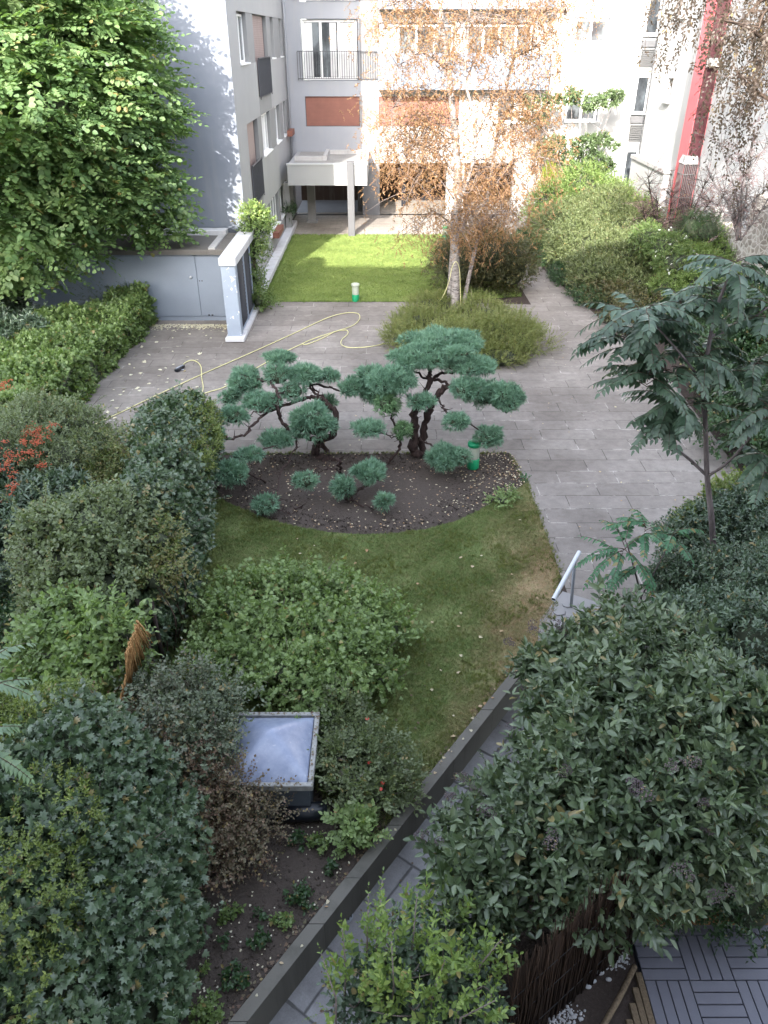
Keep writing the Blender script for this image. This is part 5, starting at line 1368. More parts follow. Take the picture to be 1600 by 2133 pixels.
plant('vine_shrub', 'bright climbing shrub with heart shaped leaves sprawling in front of the reed screen', 'shrub', [bl(210, 1330, 1.2, 70, 55), bl(140, 1370, .9, 80, 60), bl(240, 1390, 1.0, 50, 50), bl(90, 1400, .6, 70, 50), bl(200, 1420, .9, 60, 45), bl(260, 1330, 1.3, 35, 35), bl(150, 1310, 1.1, 60)], PG, 120, LM['bright'], (.9, 1.4), M['twigpale'], .65, .2, 3, seed=116)
plant('ground_ivy', 'dark low ground cover in the corner behind the grey pot', 'shrub', [bl(40, 1310, .25, 80, 40), bl(90, 1330, .3, 60, 40), bl(-20, 1260, .3, 60, 40)], SM, 200, LM['dark'], (1, 1.4), None, .7, seed=117)
# grey pot
pc = pz(50, 1262, 0); pt = empty('plant_pot', pc, 'tall lilac grey planter standing in shade at the left edge', 'pot')
m_ = MB(); m_.lathe((pc[0]-.05, pc[1]+.12, .0), [(.15, 0), (.2, .02), (.23, .4), (.25, .62), (.265, .63), (.265, .68), (.24, .68), (.235, .6), (.1, .58)], 28); m_.build('planter', M['pot'], pt)

# reed screen on the left, with dark posts
rs_ = empty('reed_screen', pz(300, 1400, .6), 'tilted orange brown reed screen fragment between the pale shrub and the ivy hedge', 'fence')
mb = MB(); rr = random.Random(9)
A, B, C_, D_ = Vector(pz(283, 1300, 1.9)), Vector(pz(315, 1300, 1.85)), Vector(pz(242, 1480, .9)), Vector(pz(262, 1500, .85))
A2, B2 = Vector(pz(262, 1330, 1.8)), Vector(pz(312, 1375, 1.5))
for k in range(60):
    t = k/59; top = Vector(pz(288-26*t+rr.gauss(0, 1), 1292+70*t+rr.gauss(0, 5), 1.75-.1*t)); bot = Vector(pz(316-52*t+rr.gauss(0, 1), 1330+110*t+rr.gauss(0, 6), 1.25-.25*t))
    mb.tube([top, top.lerp(bot, .5)+Vector((0, 0, rr.gauss(0, .01))), bot], .007, 5)
for k in range(22):
    t = k/21; top = Vector(pz(262-12*t+rr.gauss(0, 1), 1405+50*t, 1.3-.2*t)); bot = Vector(pz(268-16*t, 1440+60*t, .9-.2*t)); mb.tube([top, bot], .007, 5)
mb.build('reeds', M['reedlight'], rs_)
mb = MB()
for (u, v) in [(318, 1400), (330, 1440), (300, 1500), (345, 1400)]:
    c = pz(u, v, 0); mb.tube([c, (c[0], c[1], 1.25)], .03, 8)
mb.build('posts', M['bark'], rs_)
mb = MB(); mb.obox((-3.35, 7.0, .55), (.02, .55, 0), (.02, 0, 0), (0, 0, .55)); o = mb.build('backing_panel', M['bark'], rs_)

# bottom left ivy bank
ib = [bl(150, 1600, 1.3, 130, 95), bl(230, 1640, 1.15, 110, 90), bl(70, 1760, 1.25, 140, 110), bl(210, 1780, 1.0, 130, 110), bl(320, 1760, .7, 100, 100), bl(60, 1930, 1.1, 150, 130), bl(220, 1950, .8, 140, 120), bl(320, 1920, .4, 90, 90), bl(90, 2090, .9, 150, 120), bl(240, 2100, .55, 120, 100), bl(-40, 1700, 1.4, 130), bl(-60, 1950, 1.2, 150), bl(290, 1650, .8, 80, 80)]
iv2 = plant('ivy_bank', 'huge bank of dark blue green ivy filling the bottom left corner', 'hedge', ib, IV, 190, LM['ivy'], (.85, 1.35), None, .85, .12, 2.2, seed=121, shell=(.86, 1.08))
add_extra(iv2, 'light_shoots', [bl(70, 1730, 1.5, 120, 90), bl(120, 1850, 1.3, 90, 80), bl(30, 1880, 1.5, 110, 100), bl(110, 1960, 1.2, 80, 60), bl(60, 2060, 1.25, 70, 60)], SMB, 170, LM['euonymus'], 122, (.7, 1.0), (.95, 1.12))
plant('euonymus_shrub', 'yellow green small leaved shrub capping the ivy bank at the left edge', 'shrub', [bl(130, 1490, 1.4, 70, 45), bl(60, 1530, 1.5, 80, 55), bl(160, 1530, 1.3, 60, 45), bl(10, 1580, 1.5, 80, 60), bl(-40, 1500, 1.5, 70)], SMB, 300, LM['euonymus'], (.7, 1.05), M['twig'], .75, .15, 3, seed=123)
plant('dry_shrub', 'tangle of dry grey brown stems between the ivy bank and the reed screen', 'shrub', [bl(225, 1500, 1.0, 45, 50), bl(260, 1560, .9, 55, 55)], SM, 60, LM['brown'], (.8, 1.1), M['twigpale'], .3, .2, 3, seed=124, stem_r=.006, stemside=30, stem_ext=1.3, shell=(.3, 1.1))
# brown shrub over the skylight corner
bs = [bl(330, 1600, .7, 60, 60), bl(420, 1620, .7, 70, 65), bl(350, 1680, .55, 75, 60), bl(450, 1690, .5, 80, 60), bl(540, 1700, .38, 60, 40), bl(420, 1760, .38, 85, 50), bl(500, 1650, .6, 45, 45), bl(500, 1770, .28, 60, 36), bl(300, 1700, .5, 60, 60)]
plant('spiraea_shrub', 'fine twigged shrub with tiny brown leaves leaning over the lower skylight corner', 'shrub', bs, [sprig(diaw, 12, .2, .03, 'spiral', i, 60, 20, stem=.0025) for i in range(5)], 135, LM['brown'], (.8, 1.4), M['twig'], .3, .26, 3.4, shell=(.3, 1.2), seed=131, stem_r=.007, stemside=10, stem_ext=1.2, down=.8)
plant('grey_leaved_shrub', 'silvery green twiggy shrub just above and left of the skylight', 'shrub', [bl(400, 1450, .95, 75, 55), bl(330, 1480, .9, 65, 60), bl(380, 1560, .85, 70, 65), bl(460, 1470, .75, 50, 40), bl(370, 1640, .7, 45, 60), bl(300, 1430, .8, 45, 45), bl(450, 1540, .8, 50, 55), bl(310, 1560, .8, 50, 55)], [sprig(ovw, 10, .2, .042, 'spiral', i, 60, 20, stem=.0025) for i in range(5)], 130, LM['greymix'], (.8, 1.3), M['twigpale'], .3, .26, 3.4, shell=(.3, 1.2), seed=132, stem_r=.006, stemside=8, stem_ext=1.2)
# raspberry like thicket
rb_ = [bl(480, 1290, .5, 60, 55), bl(520, 1240, .55, 60, 45), bl(600, 1225, .55, 60, 42), bl(680, 1235, .55, 60, 42), bl(760, 1270, .45, 60, 42), bl(820, 1310, .35, 45, 35), bl(560, 1320, .6, 70, 50), bl(660, 1320, .6, 75, 50), bl(750, 1360, .45, 65, 45), bl(500, 1380, .5, 70, 45), bl(600, 1400, .55, 75, 50), bl(690, 1420, .5, 70, 50), bl(790, 1410, .3, 45, 35), bl(440, 1370, .4, 50, 40), bl(660, 1470, .4, 50, 35)]
plant('bramble_thicket', 'bright green bramble like thicket on arching stems in front of the near lawn', 'shrub', rb_, RS, 120, LM['bright'], (.8, 1.35), M['twigpale'], .4, .26, 3.4, shell=(.5, 1.12), seed=133, stray=4, stem_r=.008, stemside=4, dirup=.35, jit=.9, roll=.8)
rb2 = [bl(720, 1510, .3, 50, 40), bl(700, 1580, .3, 45, 40), bl(760, 1560, .28, 55, 40), bl(730, 1640, .25, 50, 40), bl(800, 1600, .22, 50, 35), bl(790, 1660, .18, 40, 30), bl(840, 1640, .12, 40, 22), bl(700, 1500, .3, 40, 40)]
rsx = plant('rose_bush', 'low straggly rose bush with a few red flowers between the skylight and the wall', 'shrub', rb2, [sprig(ovw, 9, .16, .045, 'alt', i, 60, 20, stem=.003) for i in range(5)], 170, LM['palegreen'], (.8, 1.3), M['twigpale'], .35, .26, 3.4, seed=134, shell=(.35, 1.2), stemside=4, stem_ext=1.2)
fm = MB(); rr = random.Random(3)
LM['redfl'] = simple('red_petals', (.5, .05, .04), .6)
for (u, v, z) in [(765, 1498, .5), (793, 1645, .4), (797, 1632, .4), (700, 1690, .35), (770, 1590, .4)]:
    c = Vector(pz(u, v, z))
    for k in range(5):
        a = k*1.3; d = Vector((cos(a), sin(a), .5)).normalized()*.028; s = Vector((-sin(a), cos(a), 0))*.016
        fm.face([c, c+d*.6+s, c+d, c+d*.6-s])
fm.build('flowers', LM['redfl'], rsx)
plant('leafy_plant', 'small vivid green plant leaning over the retaining wall', 'plant', [bl(735, 1715, .22, 30, 22), bl(770, 1725, .15, 25, 18), bl(730, 1760, .12, 20, 16)], [sprig(ovw, 9, .14, .055, 'flatpair', i, 60, 12, stem=.003) for i in range(4)], 170, LM['bright'], (.9, 1.2), None, .5, .2, 4, seed=135)
# rosettes in the front soil
gp_ = 'small plants dotted over the front soil'
sp = [(480, 1905, 17), (535, 1902, 12), (620, 1862, 20), (590, 1918, 18), (492, 2038, 26), (540, 1962, 17), (430, 2105, 26), (685, 1815, 14), (620, 1752, 15), (665, 1757, 18), (415, 1900, 14), (365, 2105, 22), (422, 2030, 14), (640, 1880, 10), (470, 1960, 10)]
spl = ['rosette plant in the front soil, upper one of the leftmost pair near the brown shrub', 'small rosette in the middle of the front soil, right of a similar one', 'rosette plant with violet hint nearest the retaining wall midway down the soil', 'rosette plant just below the violet tinted one beside the retaining wall',
 'largest rosette plant low in the front soil close to the wall', 'middling rosette plant centred between the upper pair and the largest rosette', 'wide rosette plant at the bottom picture edge against the wall', 'topmost rosette plant beside the wall under the vivid green plant', 'rosette plant under the black roll, left of its twin',
 'rosette plant under the black roll, right of its twin', 'thin rosette plant at the dark edge of the ivy bank', 'wide rosette plant at the bottom edge touching the ivy bank', 'thin rosette plant just below another at the ivy edge', 'tiniest rosette plant of the front soil', 'faint little rosette left of the middling one']
for i, (u, v, r) in enumerate(sp):
    plant('bedding_plant', spl[i], 'plant', [bl(u, v, .05, r, r*.5)], [sprig(ovw, 7, .05, .04, 'spiral', i2, 70, 15) for i2 in range(3)], 420, LM['dark'] if i % 3 else LM['hedge'], (.8, 1.2), None, .5, .1, 4, seed=140+i, group=gp_, stray=0)

# ---------------------------------------------------------------- right foreground masses
vb = [bl(1130, 1400, .75, 50, 55), bl(1200, 1370, .9, 75, 60), bl(1290, 1340, 1.1, 70, 50), bl(1175, 1500, .9, 80, 80), bl(1270, 1460, 1.2, 110, 90), bl(1380, 1400, 1.4, 100, 80), bl(1150, 1610, .8, 85, 80), bl(1240, 1590, 1.15, 120, 100), bl(1380, 1530, 1.45, 120, 100),
      bl(1500, 1480, 1.6, 110, 90), bl(1045, 1690, .6, 70, 60), bl(1120, 1740, .8, 95, 80), bl(1230, 1720, 1.0, 110, 90), bl(1370, 1680, 1.2, 120, 100), bl(1480, 1620, 1.4, 100, 80), bl(965, 1775, .45, 55, 55), bl(985, 1860, .5, 75, 65), bl(1040, 1830, .6, 70, 60), bl(1330, 1800, .85, 90, 70), bl(1420, 1790, .9, 80, 70), bl(1520, 1770, 1.0, 70, 60), bl(1240, 1820, .8, 60, 50), bl(1590, 1560, 1.5, 90), bl(1015, 1930, .45, 45, 40), bl(1180, 1870, .7, 60, 40), bl(1290, 1860, .6, 60, 45)]
vr = plant('viburnum_shrub', 'massive grey green viburnum shrub with dark seed heads filling the lower right', 'shrub', vb, VB, 105, LM['viburnum'], (.75, 1.3), M['twig'], .6, .26, 2.4, seed=151, shell=(.55, 1.1), zmin=LOWZ+.05, down=.5, base=(2.2, 6.0, LOWZ), jit=.5)
SD = []
for i in range(4):
    r_ = np.random.default_rng(i+50); V0, T0 = icos(0); VV = []; TT = []; LI = []
    for k in range(34):
        a = r_.random()*6.28; q = sqrt(r_.random()); VV.append(V0*.0065+np.array([cos(a)*q*.06, .06+(1-q*q)*.03+r_.normal()*.006, sin(a)*q*.06])); TT.append(T0+k*len(V0)); LI += [k]*len(V0)
    SD.append((np.concatenate(VV), np.concatenate(TT), np.array(LI)))
sh_o = [(1070, 1345, 1.1), (1110, 1320, 1.1), (1165, 1305, 1.15), (1180, 1320, 1.1), (1230, 1335, 1.15), (1250, 1340, 1.2), (1065, 1525, 1.0), (960, 1635, .9), (940, 1665, .8), (1320, 1640, 1.8), (1330, 1660, 1.8), (1480, 1690, 1.6), (1470, 1740, 1.4), (1420, 1815, 1.2), (1180, 1610, 1.6), (1150, 1760, 1.3), (1500, 1870, 1.0), (1020, 1700, 1.0), (990, 1640, 1.0), (1400, 1600, 1.9), (1440, 1590, 1.9), (890, 1745, .8)]
P = []; rng = np.random.default_rng(152)
for (u, v, z) in sh_o:
    for k in range(3): P.append(np.array(pz(u+rng.normal()*9, v+rng.normal()*7, z+.06)))
V, T, R = scatter(SD, np.array(P), rng.normal(size=(len(P), 3))*.35+[0, -.2, 1], rng.uniform(.7, 1.2, len(P)), rng)
link('seed_heads', tri_mesh('seed_heads', V, T, [LM['seed']], R), vr)
eb = [bl(1430, 1130, .9, 50, 45), bl(1500, 1110, 1.2, 70, 55), bl(1570, 1080, 1.4, 80, 60), bl(1640, 1140, 1.4, 90), bl(1425, 1215, 1.1, 65, 55), bl(1540, 1220, 1.35, 90, 70), bl(1630, 1250, 1.6, 100), bl(1410, 1300, 1.1, 60, 45), bl(1490, 1310, 1.35, 90, 70), bl(1590, 1340, 1.6, 100, 80), bl(1660, 1200, 1.5, 100)]
plant('evergreen_shrub', 'dense blue green rounded evergreen mass at the right edge beneath the ailanthus', 'shrub', eb, [sprig(ov, 10, .14, .058, 'spiral', i, 60, 15, stem=.003) for i in range(5)], 210, LM['rhodo'], (.85, 1.25), M['twig'], .74, .18, 2.4, seed=153, shell=(.6, 1.1))
plant('golden_shrub', 'yellow green leafy patch where the ailanthus trunk enters the shrubs', 'shrub', [bl(1510, 1055, 1.3, 45, 35), bl(1545, 1040, 1.4, 50, 35), bl(1450, 1085, 1.2, 40, 30), bl(1580, 1060, 1.4, 40, 30)], RS, 180, LM['euonymus'], (.7, 1.05), M['twig'], .6, .2, 3, seed=154)
plant('small_leaved_shrub', 'pale small leaved shrub at the right edge above the deck', 'shrub', [bl(1570, 1700, .7, 50, 45), bl(1590, 1780, .5, 50, 50), bl(1530, 1780, .5, 40, 45), bl(1620, 1850, .3, 50)], SMB, 200, LM['olive'], (.7, 1.0), M['twigpale'], .4, .2, 3, seed=155, shell=(.4, 1.1), zmin=LOWZ)
plant('dark_shrub', 'black green shaded shrub filling the gap behind the deck', 'shrub', [bl(1560, 1620, .5, 80, 60), bl(1450, 1850, .0, 80, 50), bl(1550, 1880, -.1, 80, 40), bl(1330, 1880, .0, 60, 50)], SMB, 120, LM['dark'], (.9, 1.3), M['twig'], .75, .15, 3, seed=156, zmin=LOWZ)
# yellow privet at the bottom
pv = [bl(755, 2030, .7, 55, 55), bl(810, 1975, .75, 55, 55), bl(850, 2040, .8, 70, 60), bl(930, 2000, .8, 60, 55), bl(960, 2080, .75, 70, 50), bl(740, 2100, .7, 70, 50), bl(850, 2120, .8, 80, 50), bl(1010, 2050, .7, 45, 50), bl(900, 1920, .6, 50, 50)]
PRU = PR
plant('privet_shrub', 'yellow green privet with upright leafy shoots at the bottom centre', 'shrub', pv, PR, 34, LM['yellow'], (.6, .95), M['twigpale'], 0, .2, 3, seed=157, shell=(.35, 1.0), zmin=LOWZ+.05, dirmode='up', base=(.1, 3.6, LOWZ))
plant('privet_shrub', 'darker blue green lower growth under the yellow privet shoots', 'shrub', [bl(880, 2070, .45, 110, 70), bl(780, 2080, .4, 80, 60), bl(980, 2120, .4, 60, 50), bl(880, 1960, .35, 55, 50)], PG, 130, LM['rhodo'], (.8, 1.2), None, .45, .15, 3, seed=158, zmin=LOWZ+.05)
rng = np.random.default_rng(159); P = []; D = []
for (u0, v0, u1, v1) in [(765, 1960, 768, 1850), (785, 1950, 798, 1820), (860, 1960, 870, 1850), (700, 2080, 665, 1975), (820, 2050, 815, 1950), (1000, 2010, 1050, 1950), (900, 2080, 930, 1990), (960, 2120, 1040, 2080), (720, 2010, 712, 1925)]:
    a = Vector(pz(u0, v0, .95)); b = Vector(pz(u1, v1, 1.2)); P.append(a); D.append(b-a)
SS = np.array([d.length/.42*1.05 for d in D]); V, T, R = scatter([sprig(leaf_oval(.5, .08, .05), 20, .42, .055, 'pair', i, 50, 8, stem=.004, taper=.8) for i in range(4)], np.array([p[:] for p in P]), np.array([d[:] for d in D]), SS, rng, .3)
root = empty('privet_shoots', (.2, 3.9, LOWZ), 'tallest bright yellow privet shoots standing upright against the lower path', 'shrub'); link('foliage', tri_mesh('foliage', V, T, [LM['yellow']], R), root)
mb = MB()
for p, d in zip(P, D): mb.tube([(p.x-.05, p.y-.1, LOWZ), p, p+d*.9], [.012, .009, .004], 5)
mb.build('stems', M['twigpale'], root)

# ---------------------------------------------------------------- ailanthus
def frond(VV, TT, RR, p, d, L, droop, ll, n, rr, lw=.36, st=None):
    p = Vector(p); d = Vector(d).normalized(); pts = []; q = p.copy(); dd = d.copy(); N = n+2
    for i in range(N+1):
        pts.append(q.copy()); q = q+dd*(L/N); dd = (dd+Vector((0, 0, -droop/N))).normalized()
    if st is not None: st.tube(pts, [.006*(1-.7*i/N) for i in range(N+1)], 3)
    lv, lt_ = LF
    for i in range(2, N+1):
        ax = (pts[min(i+1, N)]-pts[i-1]).normalized(); side = ax.cross(Vector((0, 0, 1)))
        if side.length < .1: side = Vector((1, 0, 0))
        side.normalize(); up = side.cross(ax)
        t = i/N; s = ll*(1-.45*abs(t-.4)-.25*max(0, t-.75)*2)
        for sg in ((-1, 1) if i < N else (0,)):
            if rr.random() < .04: continue
            y = (side*sg*.9+ax*(.45+rr.gauss(0, .08))+Vector((0, 0, -.45+rr.gauss(0, .15)))) if sg else ax+Vector((0, 0, -.3))
            R = rotm(np.array([y[:]]), np.array([[up.x+rr.gauss(0, .15), up.y+rr.gauss(0, .15), up.z]]))[0]
            k = sum(len(v) for v in VV[-1:]) if False else NV[0]
            VV.append((lv*s*rr.uniform(.88, 1.1))@R.T+np.array(pts[i][:])); TT.append(lt_+k); RR.append(np.full(len(lv), rr.random())); NV[0] += len(lv)
def ail_leaf(W=.52):
    V = [(0, 0, 0), (-W*.5, .16, .03), (-W*.48, .4, .045), (-W*.25, .75, .01), (0, 1, -.08), (W*.25, .75, .01), (W*.48, .4, .045), (W*.5, .16, .03), (0, .4, -.005)]
    return np.array(V), np.array([(0, 8, 1), (1, 8, 2), (2, 8, 3), (3, 8, 4), (4, 8, 5), (5, 8, 6), (6, 8, 7), (7, 8, 0)])
LF = ail_leaf(); NV = [0]
def ailanthus(label, base, limbs, rosettes, mat, seed, ll=.14, L0=.62, name='ailanthus_tree', cat='tree', bark='barkdark'):
    root = empty(name, base, label, cat); rr = random.Random(seed); mb = MB()
    for pts, r0, r1 in limbs:
        sp = spline(pts, 5); n = len(sp); mb.tube(sp, [r0+(r1-r0)*i/(n-1) for i in range(n)], 9)
    mb.build('trunk', M[bark], root); st = MB(); VV = []; TT = []; RR = []; NV[0] = 0
    for (p, n, L, dirs) in rosettes:
        for k in range(n):
            if dirs is None: a = 2*pi*k/n+rr.gauss(0, .3); d = Vector((cos(a), sin(a), rr.uniform(.05, .7)))
            else: d = Vector(dirs[k % len(dirs)])+Vector((rr.gauss(0, .1), rr.gauss(0, .1), rr.gauss(0, .1)))
            frond(VV, TT, RR, Vector(p)+Vector((0, 0, rr.uniform(-.15, .1))), d, L*rr.uniform(.85, 1.3), rr.uniform(.7, 1.5), ll, rr.randint(9, 13), rr, st=st)
    st.build('leaf_stalks', M['twig'], root)['kind'] = 'stuff'
    link('crown', tri_mesh('crown', np.concatenate(VV), np.concatenate(TT), [mat], np.concatenate(RR)), root); return root
YA = 8.7
ab = pz(1492, 1290, 0)
A_ = lambda u, v, dy=0: py_(u, v, YA+dy)
ailanthus('tall ailanthus tree with long drooping dark blue green compound leaves over the patio at right', ab,
          [([ab, A_(1485, 1120), A_(1478, 1040), A_(1473, 990), A_(1470, 900), A_(1466, 800), A_(1480, 700), A_(1500, 620), A_(1530, 560)], .045, .015),
           ([A_(1474, 992), A_(1440, 960), A_(1400, 920, .1), A_(1390, 840, .1), A_(1385, 760, .1), A_(1340, 690, .1)], .022, .01),
           ([A_(1474, 992), A_(1520, 960, -.2), A_(1570, 900, -.3), A_(1600, 860, -.3)], .02, .01),
           ([A_(1466, 800), A_(1420, 740, -.2), A_(1350, 660, -.3)], .018, .009), ([A_(1480, 700), A_(1540, 680, .2), A_(1600, 640, .2)], .018, .009)],
          [(A_(1345, 650, -.3), 13, .62, None), (A_(1340, 700, .1), 12, .6, None), (A_(1400, 760, .0), 12, .62, None), (A_(1470, 720, .1), 12, .6, None), (A_(1530, 560), 13, .62, None), (A_(1600, 640, .2), 12, .62, None), (A_(1570, 760, .1), 11, .6, None),
           (A_(1600, 860, -.3), 12, .6, None), (A_(1480, 620, .2), 10, .6, None), (A_(1430, 840, -.2), 8, .55, None), (A_(1390, 860, .1), 7, .55, [(-.6, -.5, .1), (-.2, -.8, 0), (.5, -.5, .1)]), (A_(1600, 960, -.3), 10, .55, None), (A_(1420, 650, .1), 9, .6, None), (A_(1350, 790, -.1), 11, .62, None), (A_(1400, 840, .1), 8, .55, [(-.9, -.3, .1), (-.5, -.8, .1), (-.8, .4, .2), (.3, -.9, 0)]), (A_(1300, 710, .1), 9, .55, None)],
          LM['ail'], 161, .145)
sb_ = pz(1345, 1330, 0); Y2 = 8.3; B_ = lambda u, v, dy=0: py_(u, v, Y2+dy)
ailanthus('small young ailanthus sapling with light feathery leaves reaching over the handrail', sb_,
          [([sb_, B_(1335, 1245), B_(1320, 1180), B_(1305, 1130)], .018, .009), ([B_(1335, 1245), B_(1380, 1160), B_(1400, 1120)], .01, .006)],
          [(B_(1300, 1140), 9, .62, [(-1, -.2, .25), (-1, .1, .0), (-.9, .6, .5), (-.3, .7, .7), (.3, .7, .5), (-.9, -.6, .0), (.6, .3, .4), (-.3, -.8, .1), (.4, -.6, .2)]), (B_(1345, 1100, .1), 7, .5, None), (B_(1330, 1180), 5, .5, [(-1, -.3, .1), (-.8, -.7, 0), (.2, -.9, .1), (-1, .2, .1)]), (B_(1400, 1120, .1), 6, .45, None),
           (B_(1370, 1290, -.3), 4, .6, [(-1, -.1, .2), (-1, -.6, 0), (-.9, .3, .1)])],
          LM['ailbright'], 162, .095, name='ailanthus_sapling')
fb_ = pz(-190, 1900, 0); Fp = Vector(pz(-60, 1430, 3.0)); Fq = Vector(pz(-70, 1540, 3.0))
ailanthus('pale green compound leaves of a sapling reaching in from the left edge', fb_, [([fb_, Vector(fb_)+Vector((-.05, .1, 1.6)), Fp], .03, .012)],
          [(Fp, 3, .52, [(1, .1, .05), (.9, .6, .4), (.6, .8, .6)]), (Fq, 2, .45, [(1, -.1, -.1), (.8, .5, .1)])], LM['frond'], 163, .095, name='near_sapling')
# ================================================================ objects
# hose
def G(u, v, z=.018): return pz(u, v, z)
hp_ = [(100, 935), (160, 902), (260, 855), (320, 826), (420, 780), (520, 736), (600, 700), (680, 663), (720, 652), (745, 653), (749, 664), (735, 678), (700, 690), (660, 703), (632, 715), (640, 717), (670, 705), (700, 690), (722, 688), (724, 696), (712, 708),
       (712, 718), (730, 724), (770, 722), (800, 716)]
mb = MB(); mb.tube(spline([G(*p, z=.018+.012*(i % 2)) for i, p in enumerate(hp_)], 7), .0125, 6)
o = mb.build('garden_hose', M['hose']); prop(o, 'long pale yellow garden hose snaking diagonally across the patio slabs', 'hose')
hp2 = [(632, 715), (590, 735), (520, 775), (470, 805), (425, 820), (385, 842), (370, 837), (380, 828), (410, 823), (423, 812), (420, 785), (418, 762), (405, 751), (390, 753), (377, 763)]
mb = MB(); mb.tube(spline([G(*p, z=.02+.01*(i % 2)) for i, p in enumerate(hp2)], 7), .0125, 6)
o = mb.build('garden_hose', M['hose']); prop(o, 'shorter looped length of pale yellow hose ending at the dark sprinkler', 'hose')
hp3 = [(865, 655), (885, 653), (905, 642), (925, 615), (936, 585), (941, 560)]
mb = MB(); mb.tube(spline([py_(865, 655, 23.5), py_(885, 652, 23.5), py_(905, 640, 23.5), py_(925, 613, 23.45), py_(936, 583, 23.42), py_(942, 556, 23.45), py_(950, 545, 23.4), py_(957, 560, 23.45), py_(959, 600, 23.5), py_(960, 640, 23.5)], 7), .0125, 6)
o = mb.build('garden_hose', M['hose']); prop(o, 'piece of yellow hose hung over the birch trunks', 'hose')
sp_ = empty('sprinkler', pz(375, 771, 0), 'small dark garden sprinkler lying on the patio at the end of the hose', 'sprinkler')
c = pz(375, 771, 0); mb = MB(); mb.obox((c[0], c[1], .05), (.05, .17, 0), (.05, -.015, 0), (0, 0, .03)); mb.build('body', M['black'], sp_)
mb = MB(); mb.tube([(c[0]-.07, c[1]-.1, .08), (c[0]+.06, c[1]+.16, .08)], .022, 8); mb.tube([(c[0]-.12, c[1]+.02, .02), (c[0]+.12, c[1]-.03, .02)], .015, 6); mb.build('spray_bar', M['metaldark'], sp_)

# bollards
def bollard(c, label, first=None):
    if first is None:
        r = empty('bollard_light', c, label, 'bollard light', 'green and white bollard lights')
        m = MB(); m.lathe(c, [(.115, 0), (.12, .01), (.12, .21), (.112, .225)], 28); m.build('base', M['green'], r)
        m = MB(); m.lathe(c, [(.108, .226), (.112, .24), (.112, .48), (.108, .492)], 28); m.build('diffuser', M['lampwhite'], r)
        m = MB(); m.lathe(c, [(.125, .493), (.135, .5), (.135, .555), (.125, .575), (.06, .59)], 28); m.build('cap', M['green'], r)
        return r
    r = first.copy(); COL.objects.link(r); r.location = c; r['label'] = label
    for ch in first.children:
        k = ch.copy(); COL.objects.link(k); k.parent = r
        if ch.name.startswith('cap'): k.name = 'cap'
    return r
f0 = bollard(pz(985, 974, .03), 'green capped bollard light with a whitish band standing in the juniper bed beside the path')
b2_ = bollard(pz(741, 627, 0), 'white topped bollard light standing at the near edge of the bright far lawn', f0)
for ch in b2_.children:
    if ch.name.startswith('cap'):
        me = ch.data.copy(); me.materials.clear(); me.materials.append(M['lampwhite']); ch.data = me
bollard(pz(927, 500, 0), 'farthest bollard light half hidden behind the birch leaves on the lawn', f0)

# handrail
hr = empty('handrail', pz(1190, 1262, 0), 'short sloping grey metal handrail tube on a thin post at the top of the steps', 'handrail')
pa = Vector(pz(1153, 1249, .72)); pb_ = Vector(pz(1207, 1150, .98))
# slope follows the stairs: lower end towards the viewer
mb = MB(); mb.tube([pa, pb_], .034, 16, cap=False); mb.tube([pa+Vector((0, 0, 0)), pb_], .030, 16, cap=False); mb.build('rail', M['metal'], hr)
mb = MB(); e = (pb_-pa).normalized(); mb.tube([pa+e*.01, pa+e*.012], .031, 14); mb.tube([pb_-e*.004, pb_-e*.002], .0335, 14); mb.build('end_cap', M['black'], hr)
q1 = pa.lerp(pb_, .82); q0 = pa.lerp(pb_, .12); qf = pz(1190, 1264, 0)
mb = MB(); mb.tube([(qf[0], qf[1], -.05), q1-Vector((0, 0, .03))], .024, 10); mb.build('post', M['metaldark'], hr)

# skylight
Z0 = .62
c1, c2, c3, c4 = [Vector(pz(u, v, Z0)) for u, v in [(477, 1486), (657, 1480), (662, 1634), (468, 1640)]]
cx = (c1+c2+c3+c4)/4; W_ = ((c2-c1).length+(c3-c4).length)/4; L_ = ((c1-c4).length+(c2-c3).length)/4
sk = empty('skylight', (cx.x, cx.y, 0), 'square domed skylight with a bluish translucent pyramid pane in an aluminium frame', 'skylight')
def sq(hx, hy, z): return [(cx.x-hx, cx.y-hy, z), (cx.x+hx, cx.y-hy, z), (cx.x+hx, cx.y+hy, z), (cx.x-hx, cx.y+hy, z)]
mb = MB(); mb.box(cx.x-W_*.9, cx.x+W_*.9, cx.y-L_*.9, cx.y+L_*.9, 0, Z0-.08); mb.build('kerb', M['bluedark'], sk)
mb = MB(); fw_ = .055
x0, x1, y0, y1 = cx.x-W_, cx.x+W_, cx.y-L_, cx.y+L_
mb.box(x0, x1, y0, y0+fw_, Z0-.078, Z0, bev=.006); mb.box(x0, x1, y1-fw_, y1, Z0-.078, Z0, bev=.006); mb.box(x0, x0+fw_, y0+fw_+.002, y1-fw_-.002, Z0-.078, Z0-.003, bev=.006); mb.box(x1-fw_, x1, y0+fw_+.002, y1-fw_-.002, Z0-.078, Z0-.003, bev=.006)
mb.build('frame', M['alu'], sk)
s = NT('skylight_acrylic'); n1 = s.noise(s.pos(), 3.5, 5, .7); n2 = s.noise(s.pos(), 22, 4, .7)
c_ = s.ramp(n1, [(.35, (.20, .235, .34)), (.65, (.30, .34, .45))]); c_ = s.mix(s.ramp(n2, [(.62, (0, 0, 0)), (.72, (.35, .35, .35))]), c_, (.6, .62, .66))
M['acryl'] = s.done(s.bsdf(c_, .22, 0, n1, .06, .02, .6))
mb = MB(); N_ = 16; vs = []
